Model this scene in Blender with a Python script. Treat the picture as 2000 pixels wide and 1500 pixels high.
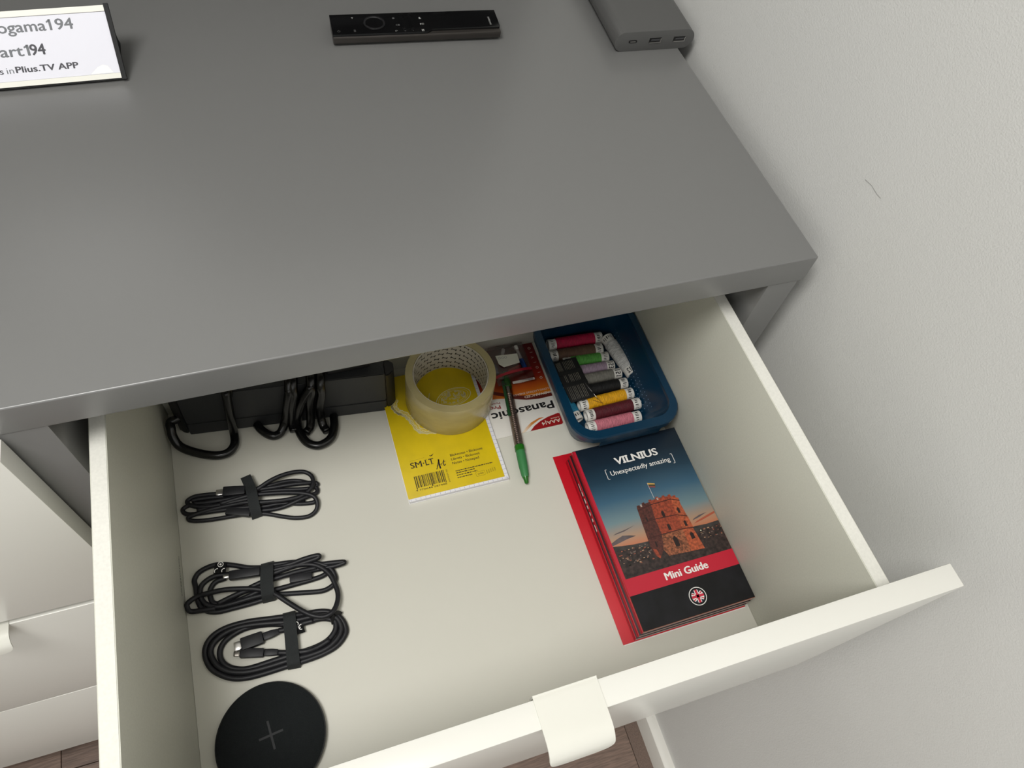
import bpy, bmesh, math, random
from mathutils import Vector, Matrix

random.seed(7)
for o in list(bpy.data.objects):
    bpy.data.objects.remove(o)
scene = bpy.context.scene
COL = scene.collection
R = math.radians

# ------------------------------------------------------------------ camera
cam_data = bpy.data.cameras.new('camera')
cam_data.sensor_fit = 'HORIZONTAL'
cam_data.sensor_width = 36.0
cam_data.lens = 1438.5 * 36 / 2000
cam_data.clip_start = 0.02
camera = bpy.data.objects.new('camera', cam_data)
camera.location = (-0.41065, -0.29720, 1.37378)
camera.rotation_euler = (R(32.0927), R(-6.4868), R(-17.6902))
COL.objects.link(camera)
scene.camera = camera

# ------------------------------------------------------------------ world, lights, exposure
world = bpy.data.worlds.new('room_light')
scene.world = world
world.use_nodes = True
bg = world.node_tree.nodes['Background']
bg.inputs['Color'].default_value = (1.0, 0.995, 0.975, 1)
bg.inputs['Strength'].default_value = 1.25


def area_light(name, loc, target, size, energy, color):
    d = bpy.data.lights.new(name, 'AREA')
    d.shape = 'DISK'
    d.size = size
    d.energy = energy
    d.color = color
    o = bpy.data.objects.new(name, d)
    o.location = loc
    o.rotation_euler = (Vector(target) - Vector(loc)).to_track_quat('-Z', 'Y').to_euler()
    COL.objects.link(o)
    return o


area_light('ceiling_lamp', (-0.95, -0.45, 2.60), (-0.45, -0.1, 0.9), 0.7, 27, (1.0, 0.985, 0.955))

vs = scene.view_settings
vs.view_transform = 'Standard'
vs.look = 'None'
vs.gamma = 1.0
vs.exposure = 0.0
vs.use_curve_mapping = False


# ------------------------------------------------------------------ helpers
def lin(c):
    c = c / 255.0
    return c / 12.92 if c <= 0.04045 else ((c + 0.055) / 1.055) ** 2.4


def rgb(c):
    return (lin(c[0]), lin(c[1]), lin(c[2]), 1.0)


MATS = {}


def mat(name, c, rough=0.5, metal=0.0, bump=0.0, scale=300.0, vary=0.0, spec=0.5, coat=0.0, trans=0.0, stretch=None):
    """procedural principled material; bump = noise relief, vary = noise colour variation"""
    if name in MATS:
        return MATS[name]
    m = bpy.data.materials.new(name)
    m.use_nodes = True
    nt = m.node_tree
    p = nt.nodes['Principled BSDF']
    p.inputs['Base Color'].default_value = rgb(c)
    p.inputs['Roughness'].default_value = rough
    p.inputs['Metallic'].default_value = metal
    p.inputs['Specular IOR Level'].default_value = spec
    p.inputs['Coat Weight'].default_value = coat
    p.inputs['Transmission Weight'].default_value = trans
    if bump or vary:
        tc = nt.nodes.new('ShaderNodeTexCoord')
        mp = nt.nodes.new('ShaderNodeMapping')
        if stretch:
            mp.inputs['Scale'].default_value = stretch
        nz = nt.nodes.new('ShaderNodeTexNoise')
        nz.inputs['Scale'].default_value = scale
        nz.inputs['Detail'].default_value = 3
        nt.links.new(tc.outputs['Object'], mp.inputs['Vector'])
        nt.links.new(mp.outputs['Vector'], nz.inputs['Vector'])
        if bump:
            b = nt.nodes.new('ShaderNodeBump')
            b.inputs['Strength'].default_value = bump
            b.inputs['Distance'].default_value = 0.001
            nt.links.new(nz.outputs['Fac'], b.inputs['Height'])
            nt.links.new(b.outputs['Normal'], p.inputs['Normal'])
        if vary:
            r = nt.nodes.new('ShaderNodeValToRGB')
            d = [max(0, v * (1 - vary)) for v in c]
            l = [min(255, v * (1 + vary)) for v in c]
            r.color_ramp.elements[0].position = 0.35
            r.color_ramp.elements[1].position = 0.65
            r.color_ramp.elements[0].color = rgb(d)
            r.color_ramp.elements[1].color = rgb(l)
            nt.links.new(nz.outputs['Fac'], r.inputs['Fac'])
            nt.links.new(r.outputs['Color'], p.inputs['Base Color'])
    MATS[name] = m
    return m


def clear_mat(name, c, gloss=0.12):
    """thin clear plastic: straight-through tint plus a glossy skin"""
    if name in MATS:
        return MATS[name]
    m = bpy.data.materials.new(name)
    m.use_nodes = True
    nt = m.node_tree
    nt.nodes.clear()
    out = nt.nodes.new('ShaderNodeOutputMaterial')
    t = nt.nodes.new('ShaderNodeBsdfTransparent')
    t.inputs['Color'].default_value = rgb(c)
    g = nt.nodes.new('ShaderNodeBsdfGlossy')
    g.inputs['Roughness'].default_value = 0.12
    mx = nt.nodes.new('ShaderNodeMixShader')
    mx.inputs['Fac'].default_value = gloss
    nt.links.new(t.outputs[0], mx.inputs[1])
    nt.links.new(g.outputs[0], mx.inputs[2])
    nt.links.new(mx.outputs[0], out.inputs['Surface'])
    MATS[name] = m
    return m


def gradient_mat(name, axis, stops, rough=0.35, noise=0.0, scale=200):
    """printed colour gradient along one object axis; stops = [(metres, rgb)]"""
    if name in MATS:
        return MATS[name]
    m = bpy.data.materials.new(name)
    m.use_nodes = True
    nt = m.node_tree
    p = nt.nodes['Principled BSDF']
    p.inputs['Roughness'].default_value = rough
    tc = nt.nodes.new('ShaderNodeTexCoord')
    sx = nt.nodes.new('ShaderNodeSeparateXYZ')
    nt.links.new(tc.outputs['Object'], sx.inputs[0])
    mr = nt.nodes.new('ShaderNodeMapRange')
    mr.inputs['From Min'].default_value = stops[0][0]
    mr.inputs['From Max'].default_value = stops[-1][0]
    val = sx.outputs[axis]
    if noise:
        nz = nt.nodes.new('ShaderNodeTexNoise')
        nz.inputs['Scale'].default_value = scale
        nz.inputs['Detail'].default_value = 4
        nt.links.new(tc.outputs['Object'], nz.inputs['Vector'])
        ma = nt.nodes.new('ShaderNodeMath')
        ma.operation = 'MULTIPLY_ADD'
        ma.inputs[1].default_value = noise
        nt.links.new(nz.outputs['Fac'], ma.inputs[0])
        nt.links.new(val, ma.inputs[2])
        val = ma.outputs[0]
    nt.links.new(val, mr.inputs['Value'])
    cr = nt.nodes.new('ShaderNodeValToRGB')
    span = stops[-1][0] - stops[0][0]
    while len(cr.color_ramp.elements) < len(stops):
        cr.color_ramp.elements.new(0.5)
    for e, (s, c) in zip(cr.color_ramp.elements, stops):
        e.position = (s - stops[0][0]) / span
    for e, (s, c) in zip(cr.color_ramp.elements, stops):
        e.color = rgb(c)
    nt.links.new(mr.outputs[0], cr.inputs['Fac'])
    nt.links.new(cr.outputs['Color'], p.inputs['Base Color'])
    MATS[name] = m
    return m


def tag(o, label, cat, group=None):
    o['label'] = label
    o['category'] = cat
    if group:
        o['group'] = group
    return o


def root(name, loc, label, cat, rz=0.0, group=None):
    o = bpy.data.objects.new(name, None)
    o.empty_display_size = 0.02
    o.location = loc
    o.rotation_euler = (0, 0, rz)
    COL.objects.link(o)
    return tag(o, label, cat, group)


def link(name, me, parent=None, label=None):
    o = bpy.data.objects.new(name, me)
    COL.objects.link(o)
    if parent is not None:
        o.parent = parent
    if label:
        o['label'] = label
    return o


def mesh(name, verts, faces, mats, parent=None, fm=None, smooth=False, off=(0, 0, 0), label=None):
    me = bpy.data.meshes.new(name)
    me.from_pydata([(v[0] - off[0], v[1] - off[1], v[2] - off[2]) for v in verts], [], faces)
    if not isinstance(mats, (list, tuple)):
        mats = [mats]
    for m in mats:
        me.materials.append(m)
    if fm:
        for p, i in zip(me.polygons, fm):
            p.material_index = i
    if smooth:
        me.shade_smooth() if hasattr(me, 'shade_smooth') else [setattr(p, 'use_smooth', True) for p in me.polygons]
    me.update()
    return link(name, me, parent, label)


def finish(bm, name, m, parent, smooth_angle=None, off=(0, 0, 0), label=None):
    bmesh.ops.recalc_face_normals(bm, faces=bm.faces)
    if any(off):
        bmesh.ops.translate(bm, verts=bm.verts, vec=(-off[0], -off[1], -off[2]))
    me = bpy.data.meshes.new(name)
    bm.to_mesh(me)
    bm.free()
    me.materials.append(m)
    if smooth_angle is not None:
        for p in me.polygons:
            p.use_smooth = True
        me.set_sharp_from_angle(angle=R(smooth_angle))
    return link(name, me, parent, label)


def box(name, x0, x1, y0, y1, z0, z1, m, parent=None, bev=0.0, off=(0, 0, 0), seg=2, label=None):
    bm = bmesh.new()
    bmesh.ops.create_cube(bm, size=1)
    for v in bm.verts:
        v.co = ((x0 + x1) / 2 + v.co.x * (x1 - x0), (y0 + y1) / 2 + v.co.y * (y1 - y0), (z0 + z1) / 2 + v.co.z * (z1 - z0))
    if bev:
        bmesh.ops.bevel(bm, geom=bm.edges[:], offset=bev, segments=seg, affect='EDGES', profile=0.6)
    return finish(bm, name, m, parent, 40 if bev else None, off, label)


def prism(name, poly, z0, z1, m, parent=None, bev=0.0, axis='z', off=(0, 0, 0), label=None):
    """extrude a 2D polygon; axis x: poly is (y,z), axis y: poly is (x,z), axis z: poly is (x,y)"""
    bm = bmesh.new()

    def P(a, b, c):
        return (a, b, c) if axis == 'z' else ((c, a, b) if axis == 'x' else (a, c, b))
    lo = [bm.verts.new(P(a, b, z0)) for a, b in poly]
    hi = [bm.verts.new(P(a, b, z1)) for a, b in poly]
    n = len(poly)
    bm.faces.new(lo)
    bm.faces.new(hi)
    for i in range(n):
        bm.faces.new((lo[i], lo[(i + 1) % n], hi[(i + 1) % n], hi[i]))
    if bev:
        bmesh.ops.recalc_face_normals(bm, faces=bm.faces)
        bmesh.ops.bevel(bm, geom=bm.edges[:], offset=bev, segments=2, affect='EDGES', profile=0.6)
    return finish(bm, name, m, parent, 35, off, label)


def smooth_path(pts, n=6):
    """Catmull-Rom through the points"""
    P = [Vector(p) for p in pts]
    P = [P[0] * 2 - P[1]] + P + [P[-1] * 2 - P[-2]]
    out = []
    for i in range(1, len(P) - 2):
        a, b, c, d = P[i - 1:i + 3]
        for k in range(n):
            t = k / n
            out.append(0.5 * ((2 * b) + (c - a) * t + (2 * a - 5 * b + 4 * c - d) * t * t + (3 * b - a - 3 * c + d) * t ** 3))
    out.append(P[-2])
    return out


def sweep(path, rad, sides=10, cap=True):
    """tube along path (Vectors), rad number or list; returns verts, faces"""
    n = len(path)
    rr = rad if isinstance(rad, (list, tuple)) else [rad] * n
    V, F = [], []
    up = Vector((0, 0, 1))
    prev = None
    for i, p in enumerate(path):
        t = (path[min(i + 1, n - 1)] - path[max(i - 1, 0)]).normalized()
        if prev is None:
            a = up if abs(t.z) < 0.9 else Vector((1, 0, 0))
            nrm = (a - t * a.dot(t)).normalized()
        else:
            nrm = (prev - t * prev.dot(t)).normalized()
        prev = nrm
        bn = t.cross(nrm)
        for k in range(sides):
            an = 2 * math.pi * k / sides
            V.append(p + (nrm * math.cos(an) + bn * math.sin(an)) * rr[i])
    for i in range(n - 1):
        for k in range(sides):
            k2 = (k + 1) % sides
            F.append((i * sides + k, i * sides + k2, (i + 1) * sides + k2, (i + 1) * sides + k))
    if cap:
        F.append(tuple(range(sides))[::-1])
        F.append(tuple((n - 1) * sides + k for k in range(sides)))
    return V, F


def tubes(name, strands, rad, m, parent, off=(0, 0, 0), n=6, sides=10, label=None):
    V, F = [], []
    for s in strands:
        v, f = sweep(smooth_path(s, n), rad, sides)
        b = len(V)
        V += v
        F += [tuple(i + b for i in q) for q in f]
    return mesh(name, V, F, m, parent, smooth=True, off=off, label=label)


def lathe(name, profile, m, parent=None, axis='x', seg=28, smooth=True, sharp=35, label=None, origin=(0, 0, 0)):
    """profile = [(along, radius)]"""
    bm = bmesh.new()
    rings = []
    for a, r in profile:
        ring = []
        for k in range(seg):
            an = 2 * math.pi * k / seg
            c, s = r * math.cos(an), r * math.sin(an)
            p = (a, c, s) if axis == 'x' else ((c, a, s) if axis == 'y' else (c, s, a))
            ring.append(bm.verts.new((p[0] + origin[0], p[1] + origin[1], p[2] + origin[2])))
        rings.append(ring)
    for A, B in zip(rings, rings[1:]):
        for k in range(seg):
            bm.faces.new((A[k], A[(k + 1) % seg], B[(k + 1) % seg], B[k]))
    if profile[0] != profile[-1]:
        bm.faces.new(rings[0])
        bm.faces.new(rings[-1])
    else:
        bmesh.ops.remove_doubles(bm, verts=bm.verts, dist=1e-7)
    return finish(bm, name, m, parent, sharp if smooth else None, label=label)


def ribbon(name, pts, width, thick, m, parent, off=(0, 0, 0), n=5, side=None, label=None):
    path = smooth_path(pts, n)
    V, F = [], []
    d = Vector(side) if side else None
    L = len(path)
    for i, p in enumerate(path):
        t = (path[min(i + 1, L - 1)] - path[max(i - 1, 0)]).normalized()
        s = (d - t * d.dot(t)).normalized()
        nn = s.cross(t)
        for a, b in ((-1, -1), (1, -1), (1, 1), (-1, 1)):
            V.append(p + s * (a * width / 2) + nn * (b * thick / 2))
    for i in range(L - 1):
        for k in range(4):
            k2 = (k + 1) % 4
            F.append((4 * i + k, 4 * i + k2, 4 * i + 4 + k2, 4 * i + 4 + k))
    F += [(3, 2, 1, 0), (4 * L - 4, 4 * L - 3, 4 * L - 2, 4 * L - 1)]
    return mesh(name, V, F, m, parent, off=off, label=label)


# flat print ---------------------------------------------------------------
_tc = {}


def text_geo(s, bold=0.0, shear=0.0):
    key = (s, bold, shear)
    if key in _tc:
        return _tc[key]
    cu = bpy.data.curves.new('lettering', 'FONT')
    cu.body = s
    cu.size = 1.0
    cu.offset = bold
    cu.shear = shear
    cu.resolution_u = 3
    cu.dimensions = '2D'
    cu.fill_mode = 'FRONT'
    o = bpy.data.objects.new('lettering', cu)
    COL.objects.link(o)
    dg = bpy.context.evaluated_depsgraph_get()
    me = bpy.data.meshes.new_from_object(o.evaluated_get(dg))
    V = [(v.co.x, v.co.y) for v in me.vertices]
    F = [tuple(p.vertices) for p in me.polygons]
    if '1' in s:     # give the figure one its flag
        hh = 0.0
        pre = ''
        for ch in s:
            if ch == '1':
                cu.body = pre + ch
                m2 = bpy.data.meshes.new_from_object(o.evaluated_get(bpy.context.evaluated_depsgraph_get()))
                xr = max(v.co.x for v in m2.vertices)
                top = max(v.co.y for v in m2.vertices if v.co.x > xr - 0.02)
                k = len(V)
                V += [(xr - 0.05, top), (xr - 0.05, top - 0.12), (xr - 0.21, top - 0.20), (xr - 0.21, top - 0.11)]
                F.append((k, k + 1, k + 2, k + 3))
                bpy.data.meshes.remove(m2)
            pre += ch
    bpy.data.objects.remove(o)
    bpy.data.curves.remove(cu)
    bpy.data.meshes.remove(me)
    _tc[key] = (V, F)
    return V, F


def cap_height(bold=0.0):
    V, F = text_geo('H', bold)
    return max(v[1] for v in V)


def text2d(s, x0, y0, width, cap, bold=0.0, rot=0.0, shear=0.0, fat=0.0):
    """flat letters: left end and baseline at (x0,y0), fitted to width and capital height"""
    V, F = text_geo(s, bold, shear)
    a = min(v[0] for v in V)
    b = max(v[0] for v in V)
    sx = width / (b - a)
    sy = cap / cap_height(bold)
    c, sn = math.cos(rot), math.sin(rot)
    out = []
    if fat:      # heavier weight: the same letters laid again a hair to the side
        V0, F0 = V, F
        V, F = [], []
        for n_, (dx, dy) in enumerate(((-fat, 0), (fat, 0), (0, fat * 0.6), (0, -fat * 0.6))):
            k = len(V)
            V += [(x + dx, y + dy, n_ * 0.3) for x, y in V0]
            F += [tuple(i + k for i in q) for q in F0]
    for p in V:
        X, Y = (p[0] - a) * sx, p[1] * sy
        out.append((x0 + X * c - Y * sn, y0 + X * sn + Y * c) + tuple(p[2:]))
    return out, F


def flat(name, pieces, parent, z, off=(0, 0, 0), label=None, place=None):
    """one print mesh; pieces = [(material, verts2d, faces or None, layer)]"""
    V, F, FM, MM = [], [], [], []
    for pc in pieces:
        m, v2, f2, layer = pc
        if m not in MM:
            MM.append(m)
        b = len(V)
        zz = z + layer * 0.00006
        for p in v2:
            zp = zz + (p[2] * 0.00006 if len(p) > 2 else 0)
            V.append(place(p[0], p[1], zp) if place else (p[0], p[1], zp))
        fs = f2 if f2 else [tuple(range(len(v2)))]
        F += [tuple(i + b for i in q) for q in fs]
        FM += [MM.index(m)] * len(fs)
    return mesh(name, V, F, MM, parent, FM, off=off, label=label)


def rect(x0, y0, x1, y1):
    return [(x0, y0), (x1, y0), (x1, y1), (x0, y1)]


def disc(cx, cy, r, n=28, a0=0, a1=360):
    return [(cx + r * math.cos(R(a0 + (a1 - a0) * i / n)), cy + r * math.sin(R(a0 + (a1 - a0) * i / n))) for i in range(n if a1 - a0 == 360 else n + 1)]


def ring2d(cx, cy, r0, r1, n=28, a0=0, a1=360):
    V, F = [], []
    full = (a1 - a0) == 360
    for i in range(n + (0 if full else 1)):
        a = R(a0 + (a1 - a0) * i / n)
        V += [(cx + r0 * math.cos(a), cy + r0 * math.sin(a)), (cx + r1 * math.cos(a), cy + r1 * math.sin(a))]
    k = len(V) // 2
    for i in range(k if full else k - 1):
        j = (i + 1) % k
        F.append((2 * i, 2 * i + 1, 2 * j + 1, 2 * j))
    return V, F


def line2d(pts, w):
    V, F = [], []
    for i, p in enumerate(pts):
        a = Vector(pts[max(i - 1, 0)])
        b = Vector(pts[min(i + 1, len(pts) - 1)])
        t = (b - a).normalized()
        nrm = Vector((-t.y, t.x)) * (w / 2)
        V += [(p[0] + nrm.x, p[1] + nrm.y), (p[0] - nrm.x, p[1] - nrm.y)]
    for i in range(len(pts) - 1):
        F.append((2 * i, 2 * i + 1, 2 * i + 3, 2 * i + 2))
    return V, F


def rrect(x0, y0, x1, y1, r, n=5):
    out = []
    for cx, cy, a in ((x1 - r, y1 - r, 0), (x0 + r, y1 - r, 90), (x0 + r, y0 + r, 180), (x1 - r, y0 + r, 270)):
        for i in range(n + 1):
            t = R(a + 90 * i / n)
            out.append((cx + r * math.cos(t), cy + r * math.sin(t)))
    return out


# measured runs of the cords, plugs, straps and tags
# mm: x, y, height over drawer floor
B1 = [[(-490.6,30.8,8.0),(-481.4,34.2,9.0),(-471.3,38.2,10.0),(-459.9,41.1,10.0),(-448.1,42.1,9.0),(-438.2,40.2,8.0),(-432.5,34.5,7.0),(-432.3,26.8,7.0),(-436.3,21.1,7.0),(-445.9,16.1,7.0),(-460.4,15.4,8.0),(-474.4,17.0,9.0),(-488.4,19.5,9.0)],[(-519.5,27.5,7.0),(-505.2,28.1,8.0),(-490.8,28.0,9.0),(-473.3,25.4,9.0),(-455.7,21.5,9.0),(-441.9,17.5,8.0),(-434.0,12.5,7.0),(-432.1,5.8,5.0),(-434.9,-0.8,3.0),(-442.6,-4.4,2.0),(-454.7,-2.8,2.0),(-466.9,2.1,2.0),(-480.2,8.1,3.0),(-493.8,11.4,4.0),(-507.9,13.6,3.0),(-528.7,15.4,2.5),(-542.4,17.7,2.0),(-548.7,20.2,2.0),(-549.2,23.1,3.0),(-542.7,24.1,4.0),(-527.2,24.8,5.0),(-509.6,24.1,6.0),(-495.3,22.2,8.0),(-485.0,19.1,8.0)],[(-521.6,40.0,4.0),(-532.9,42.2,3.0),(-542.7,43.0,2.5),(-549.0,40.3,2.2),(-547.5,35.5,3.0),(-539.3,30.9,4.0),(-526.9,27.9,5.0),(-505.6,26.2,7.0),(-491.4,25.3,8.0)],[(-527.1,30.7,2.5),(-540.8,34.1,2.2),(-549.1,35.2,2.0),(-553.9,32.4,2.0),(-551.8,27.8,2.0),(-544.3,25.0,3.0),(-527.6,22.9,4.0),(-506.7,20.1,5.0),(-492.7,17.5,6.0)],[(-487.1,34.6,5.0),(-472.4,35.7,5.0),(-457.8,36.6,4.0),(-447.1,35.1,3.0),(-436.8,29.8,3.0),(-430.4,23.0,3.0),(-430.6,18.0,3.0),(-436.8,15.8,4.0),(-446.5,13.8,5.0),(-461.7,10.9,4.0),(-472.7,11.0,3.0),(-486.7,13.1,3.0)],[(-486.9,33.6,7.0),(-469.0,31.8,7.0),(-454.6,30.9,7.0),(-440.2,29.3,6.0),(-430.9,28.2,4.0),(-428.8,26.0,3.0),(-434.0,24.0,3.0),(-445.0,25.2,3.0),(-462.7,28.6,4.0),(-483.9,32.5,4.0)],[(-493.1,16.9,4.0),(-479.1,16.0,3.0),(-464.8,15.0,3.0),(-447.4,10.2,2.5),(-435.2,8.6,2.5),(-432.5,11.0,3.0)],[(-545.1,39.6,2.5),(-533.3,38.9,2.5),(-519.4,36.6,3.0),(-505.3,34.0,4.0),(-491.1,32.8,4.0)],[(-543.3,35.6,3.0),(-530.1,33.2,4.0),(-512.5,31.4,5.0),(-494.5,31.1,6.0)],[(-541.2,27.8,3.0),(-527.1,27.6,4.0),(-506.3,25.3,4.0),(-492.2,24.0,4.0)],[(-493.6,15.0,3.0),(-479.7,12.3,2.5),(-469.1,11.1,2.5),(-458.1,12.2,2.5),(-443.1,13.8,3.0)]]
B2 = [[(-490.2,-45.1,7.0),(-502.9,-41.2,6.0),(-514.6,-35.4,5.0),(-526.4,-30.9,4.0),(-536.2,-30.1,3.0),(-545.5,-33.0,2.3),(-549.8,-38.8,2.2),(-549.4,-46.0,2.4),(-549.1,-55.5,2.4),(-546.9,-64.7,2.4),(-541.2,-70.5,2.4),(-532.9,-73.3,2.4),(-519.6,-73.7,2.4),(-503.6,-73.8,3.0),(-493.0,-73.6,4.0)],[(-491.3,-67.0,9.0),(-501.1,-62.9,9.0),(-512.7,-59.7,9.0),(-524.4,-57.1,8.5),(-536.4,-55.8,7.0),(-548.5,-55.6,5.0),(-556.2,-59.9,7.0),(-559.0,-63.8,7.0),(-555.2,-66.9,4.0),(-546.1,-68.7,4.0),(-534.5,-70.1,4.5)],[(-518.1,-42.6,4.0),(-531.5,-40.6,4.0),(-540.5,-43.3,4.0),(-545.3,-48.5,4.0),(-545.5,-57.9,4.0),(-540.7,-65.2,4.0),(-532.1,-69.3,4.0),(-518.7,-70.1,5.0),(-502.6,-69.8,6.0),(-492.1,-70.5,7.0)],[(-523.3,-44.7,3.0),(-532.2,-45.8,3.0),(-537.3,-51.2,2.5),(-538.0,-58.7,2.5),(-535.5,-64.5,2.5),(-527.3,-66.2,3.0),(-513.8,-62.9,5.0),(-501.1,-60.1,7.0),(-490.2,-58.3,8.0)],[(-532.6,-66.6,4.0),(-517.7,-63.8,6.0),(-505.4,-62.4,7.0),(-490.9,-63.3,8.0)],[(-522.9,-69.1,3.0),(-510.6,-67.8,4.0),(-498.0,-65.9,6.0),(-489.8,-65.9,7.0)],[(-484.4,-44.5,7.0),(-466.6,-46.4,6.0),(-454.5,-48.9,6.0),(-442.7,-53.2,5.0),(-432.9,-59.6,4.0),(-429.1,-68.5,3.0),(-430.2,-74.4,3.0),(-434.7,-77.9,2.5),(-443.4,-79.4,2.3),(-459.4,-76.4,2.3),(-475.3,-73.2,3.0),(-487.8,-70.8,4.0)],[(-484.2,-47.8,6.0),(-466.8,-48.5,7.0),(-453.9,-47.8,9.0),(-442.9,-47.8,10.0),(-439.3,-48.8,10.0),(-442.1,-50.1,9.0),(-454.6,-50.5,7.0),(-467.3,-51.5,7.0),(-484.8,-53.3,7.0)],[(-458.9,-48.8,4.0),(-442.9,-54.1,4.0),(-430.6,-56.5,5.0),(-419.8,-58.7,6.0),(-419.2,-60.0,6.0),(-427.0,-60.3,5.0),(-439.6,-59.1,4.0),(-456.2,-58.1,4.0),(-485.5,-56.0,5.0)],[(-487.5,-68.9,9.0),(-481.0,-75.0,10.0),(-472.0,-84.8,10.0),(-461.5,-95.7,11.0),(-452.9,-102.2,11.0),(-444.6,-105.1,11.0),(-437.3,-103.4,11.0),(-432.2,-96.7,9.0),(-429.5,-87.3,7.0),(-430.5,-77.1,6.0),(-433.3,-67.4,6.0),(-439.4,-59.0,6.0),(-448.5,-53.2,6.0),(-463.0,-50.9,7.0),(-484.3,-49.9,7.0)],[(-487.3,-67.5,4.0),(-466.1,-67.0,3.0),(-449.5,-66.6,2.5),(-439.2,-65.5,2.5),(-432.6,-62.1,3.0)],[(-485.6,-58.1,6.0),(-472.4,-57.3,6.0),(-459.9,-56.8,6.0),(-443.4,-57.5,5.0)]]
B3 = [[(-474.0,-94.9,5.0),(-492.4,-91.5,2.3),(-509.7,-89.1,2.2),(-527.1,-89.2,2.2),(-539.2,-93.0,2.2),(-546.0,-100.4,2.2),(-547.1,-110.0,2.2),(-543.6,-120.1,2.2),(-536.1,-127.8,2.2),(-526.7,-133.4,2.2),(-515.6,-136.0,2.2),(-502.1,-136.5,2.2),(-484.8,-136.1,2.5),(-470.9,-135.9,2.5),(-453.1,-134.7,2.2),(-438.9,-130.9,2.2),(-430.1,-123.2,2.2),(-428.8,-116.2,2.5),(-431.6,-108.0,3.0),(-437.7,-101.7,3.0),(-446.5,-97.7,3.0),(-460.7,-95.9,3.0),(-474.0,-94.9,5.0)],[(-474.8,-99.6,4.0),(-499.5,-94.3,4.0),(-516.7,-92.3,4.0),(-529.3,-94.1,4.0),(-538.7,-99.3,4.0),(-542.5,-106.1,4.0),(-540.7,-115.0,4.0),(-535.8,-122.1,4.0),(-527.7,-127.9,4.0),(-514.7,-131.7,4.0),(-497.8,-132.5,4.0),(-480.4,-132.3,5.0),(-463.2,-132.8,4.0),(-448.8,-131.3,4.0),(-438.6,-126.3,4.0),(-432.9,-119.1,4.0),(-432.9,-111.6,4.0),(-436.8,-105.3,4.0),(-446.3,-101.0,4.0),(-461.3,-100.1,4.0),(-474.8,-99.6,4.0)],[(-475.3,-101.4,3.0),(-493.0,-96.2,2.5),(-510.3,-94.2,2.5),(-522.3,-96.5,2.5),(-531.1,-101.2,2.5),(-535.2,-107.9,2.5),(-534.7,-115.8,2.5),(-529.5,-122.9,2.5),(-520.6,-127.6,2.5),(-511.3,-129.0,2.5),(-494.0,-128.5,3.0),(-476.5,-128.2,4.0),(-458.9,-127.4,3.0),(-446.3,-124.4,2.5),(-438.7,-118.5,2.5),(-436.5,-112.5,2.5),(-438.2,-107.9,2.5),(-447.7,-104.0,2.5),(-462.0,-103.4,3.0),(-475.3,-101.4,3.0)],[(-484.8,-104.8,4.0),(-478.4,-105.5,5.0),(-471.4,-105.7,5.0),(-464.1,-104.1,4.0),(-454.8,-104.2,4.0)],[(-488.3,-122.8,3.0),(-479.5,-125.6,4.0),(-465.9,-128.7,5.0),(-455.3,-128.0,4.0),(-444.0,-124.7,4.0)]]
LIGHTNING = [(-523.2,-107.9,4.0),(-517.2,-107.8,4.0),(-498.4,-106.4,4.0),(-484.2,-105.0,4.0)]
USBC = [(-524.5,-113.4,3.0),(-519.2,-114.4,3.0),(-499.6,-119.5,3.0),(-487.6,-122.6,3.0)]
STRAP3 = [(-474.5,-90.2,0.8),(-473.9,-93.3,6.0),(-474.0,-97.2,8.2),(-474.6,-104.4,8.2),(-475.0,-109.1,7.0),(-476.0,-123.3,7.0),(-476.3,-130.6,8.0),(-476.7,-136.0,7.5),(-476.9,-138.3,4.0),(-477.3,-139.0,0.8)]
TAG3 = [(-469.2,-100.6,7.0),(-464.1,-103.6,6.0),(-463.2,-111.8,4.0),(-470.0,-112.5,5.0)]
TIE3 = [(-438.0,-111.4,3.0),(-437.7,-107.2,6.5),(-433.4,-103.9,6.5),(-430.3,-105.0,3.0)]
STRAP1 = [(-493.4,50.0,7.0),(-492.1,44.6,8.0),(-490.6,37.8,9.0),(-489.8,33.4,11.0),(-489.1,27.4,13.0),(-489.0,20.0,13.0),(-488.8,13.5,11.0),(-488.7,8.7,7.0),(-488.8,7.2,3.0),(-489.0,7.5,0.8)]
CON1 = [(-522.1,39.6,7.0),(-515.5,38.7,7.0),(-495.1,34.9,8.0)]
CON1B = [(-515.4,20.0,4.0),(-493.6,11.7,5.0)]
STRAP2 = [(-486.2,-39.6,0.8),(-485.9,-43.2,7.0),(-486.1,-48.1,11.0),(-487.1,-55.2,12.0),(-487.9,-62.2,13.0),(-488.1,-66.5,13.0),(-488.5,-72.1,12.0),(-488.9,-75.1,8.0),(-489.1,-75.8,4.0),(-489.4,-75.6,0.8)]
CON2 = [(-525.0,-44.1,6.0),(-519.5,-44.6,6.0),(-516.3,-45.0,6.0),(-492.1,-48.5,8.0)]
CON2B = [(-468.8,-61.7,4.0),(-448.8,-63.7,4.0)]
TAG2 = [(-529.6,-30.4,9.0),(-520.4,-32.9,9.0),(-521.6,-41.2,9.0),(-532.4,-39.6,8.5)]
TAG2C = [(-525.2,-33.0,9.2),(-529.3,-37.6,9.2),(-523.4,-38.8,9.2)]
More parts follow.
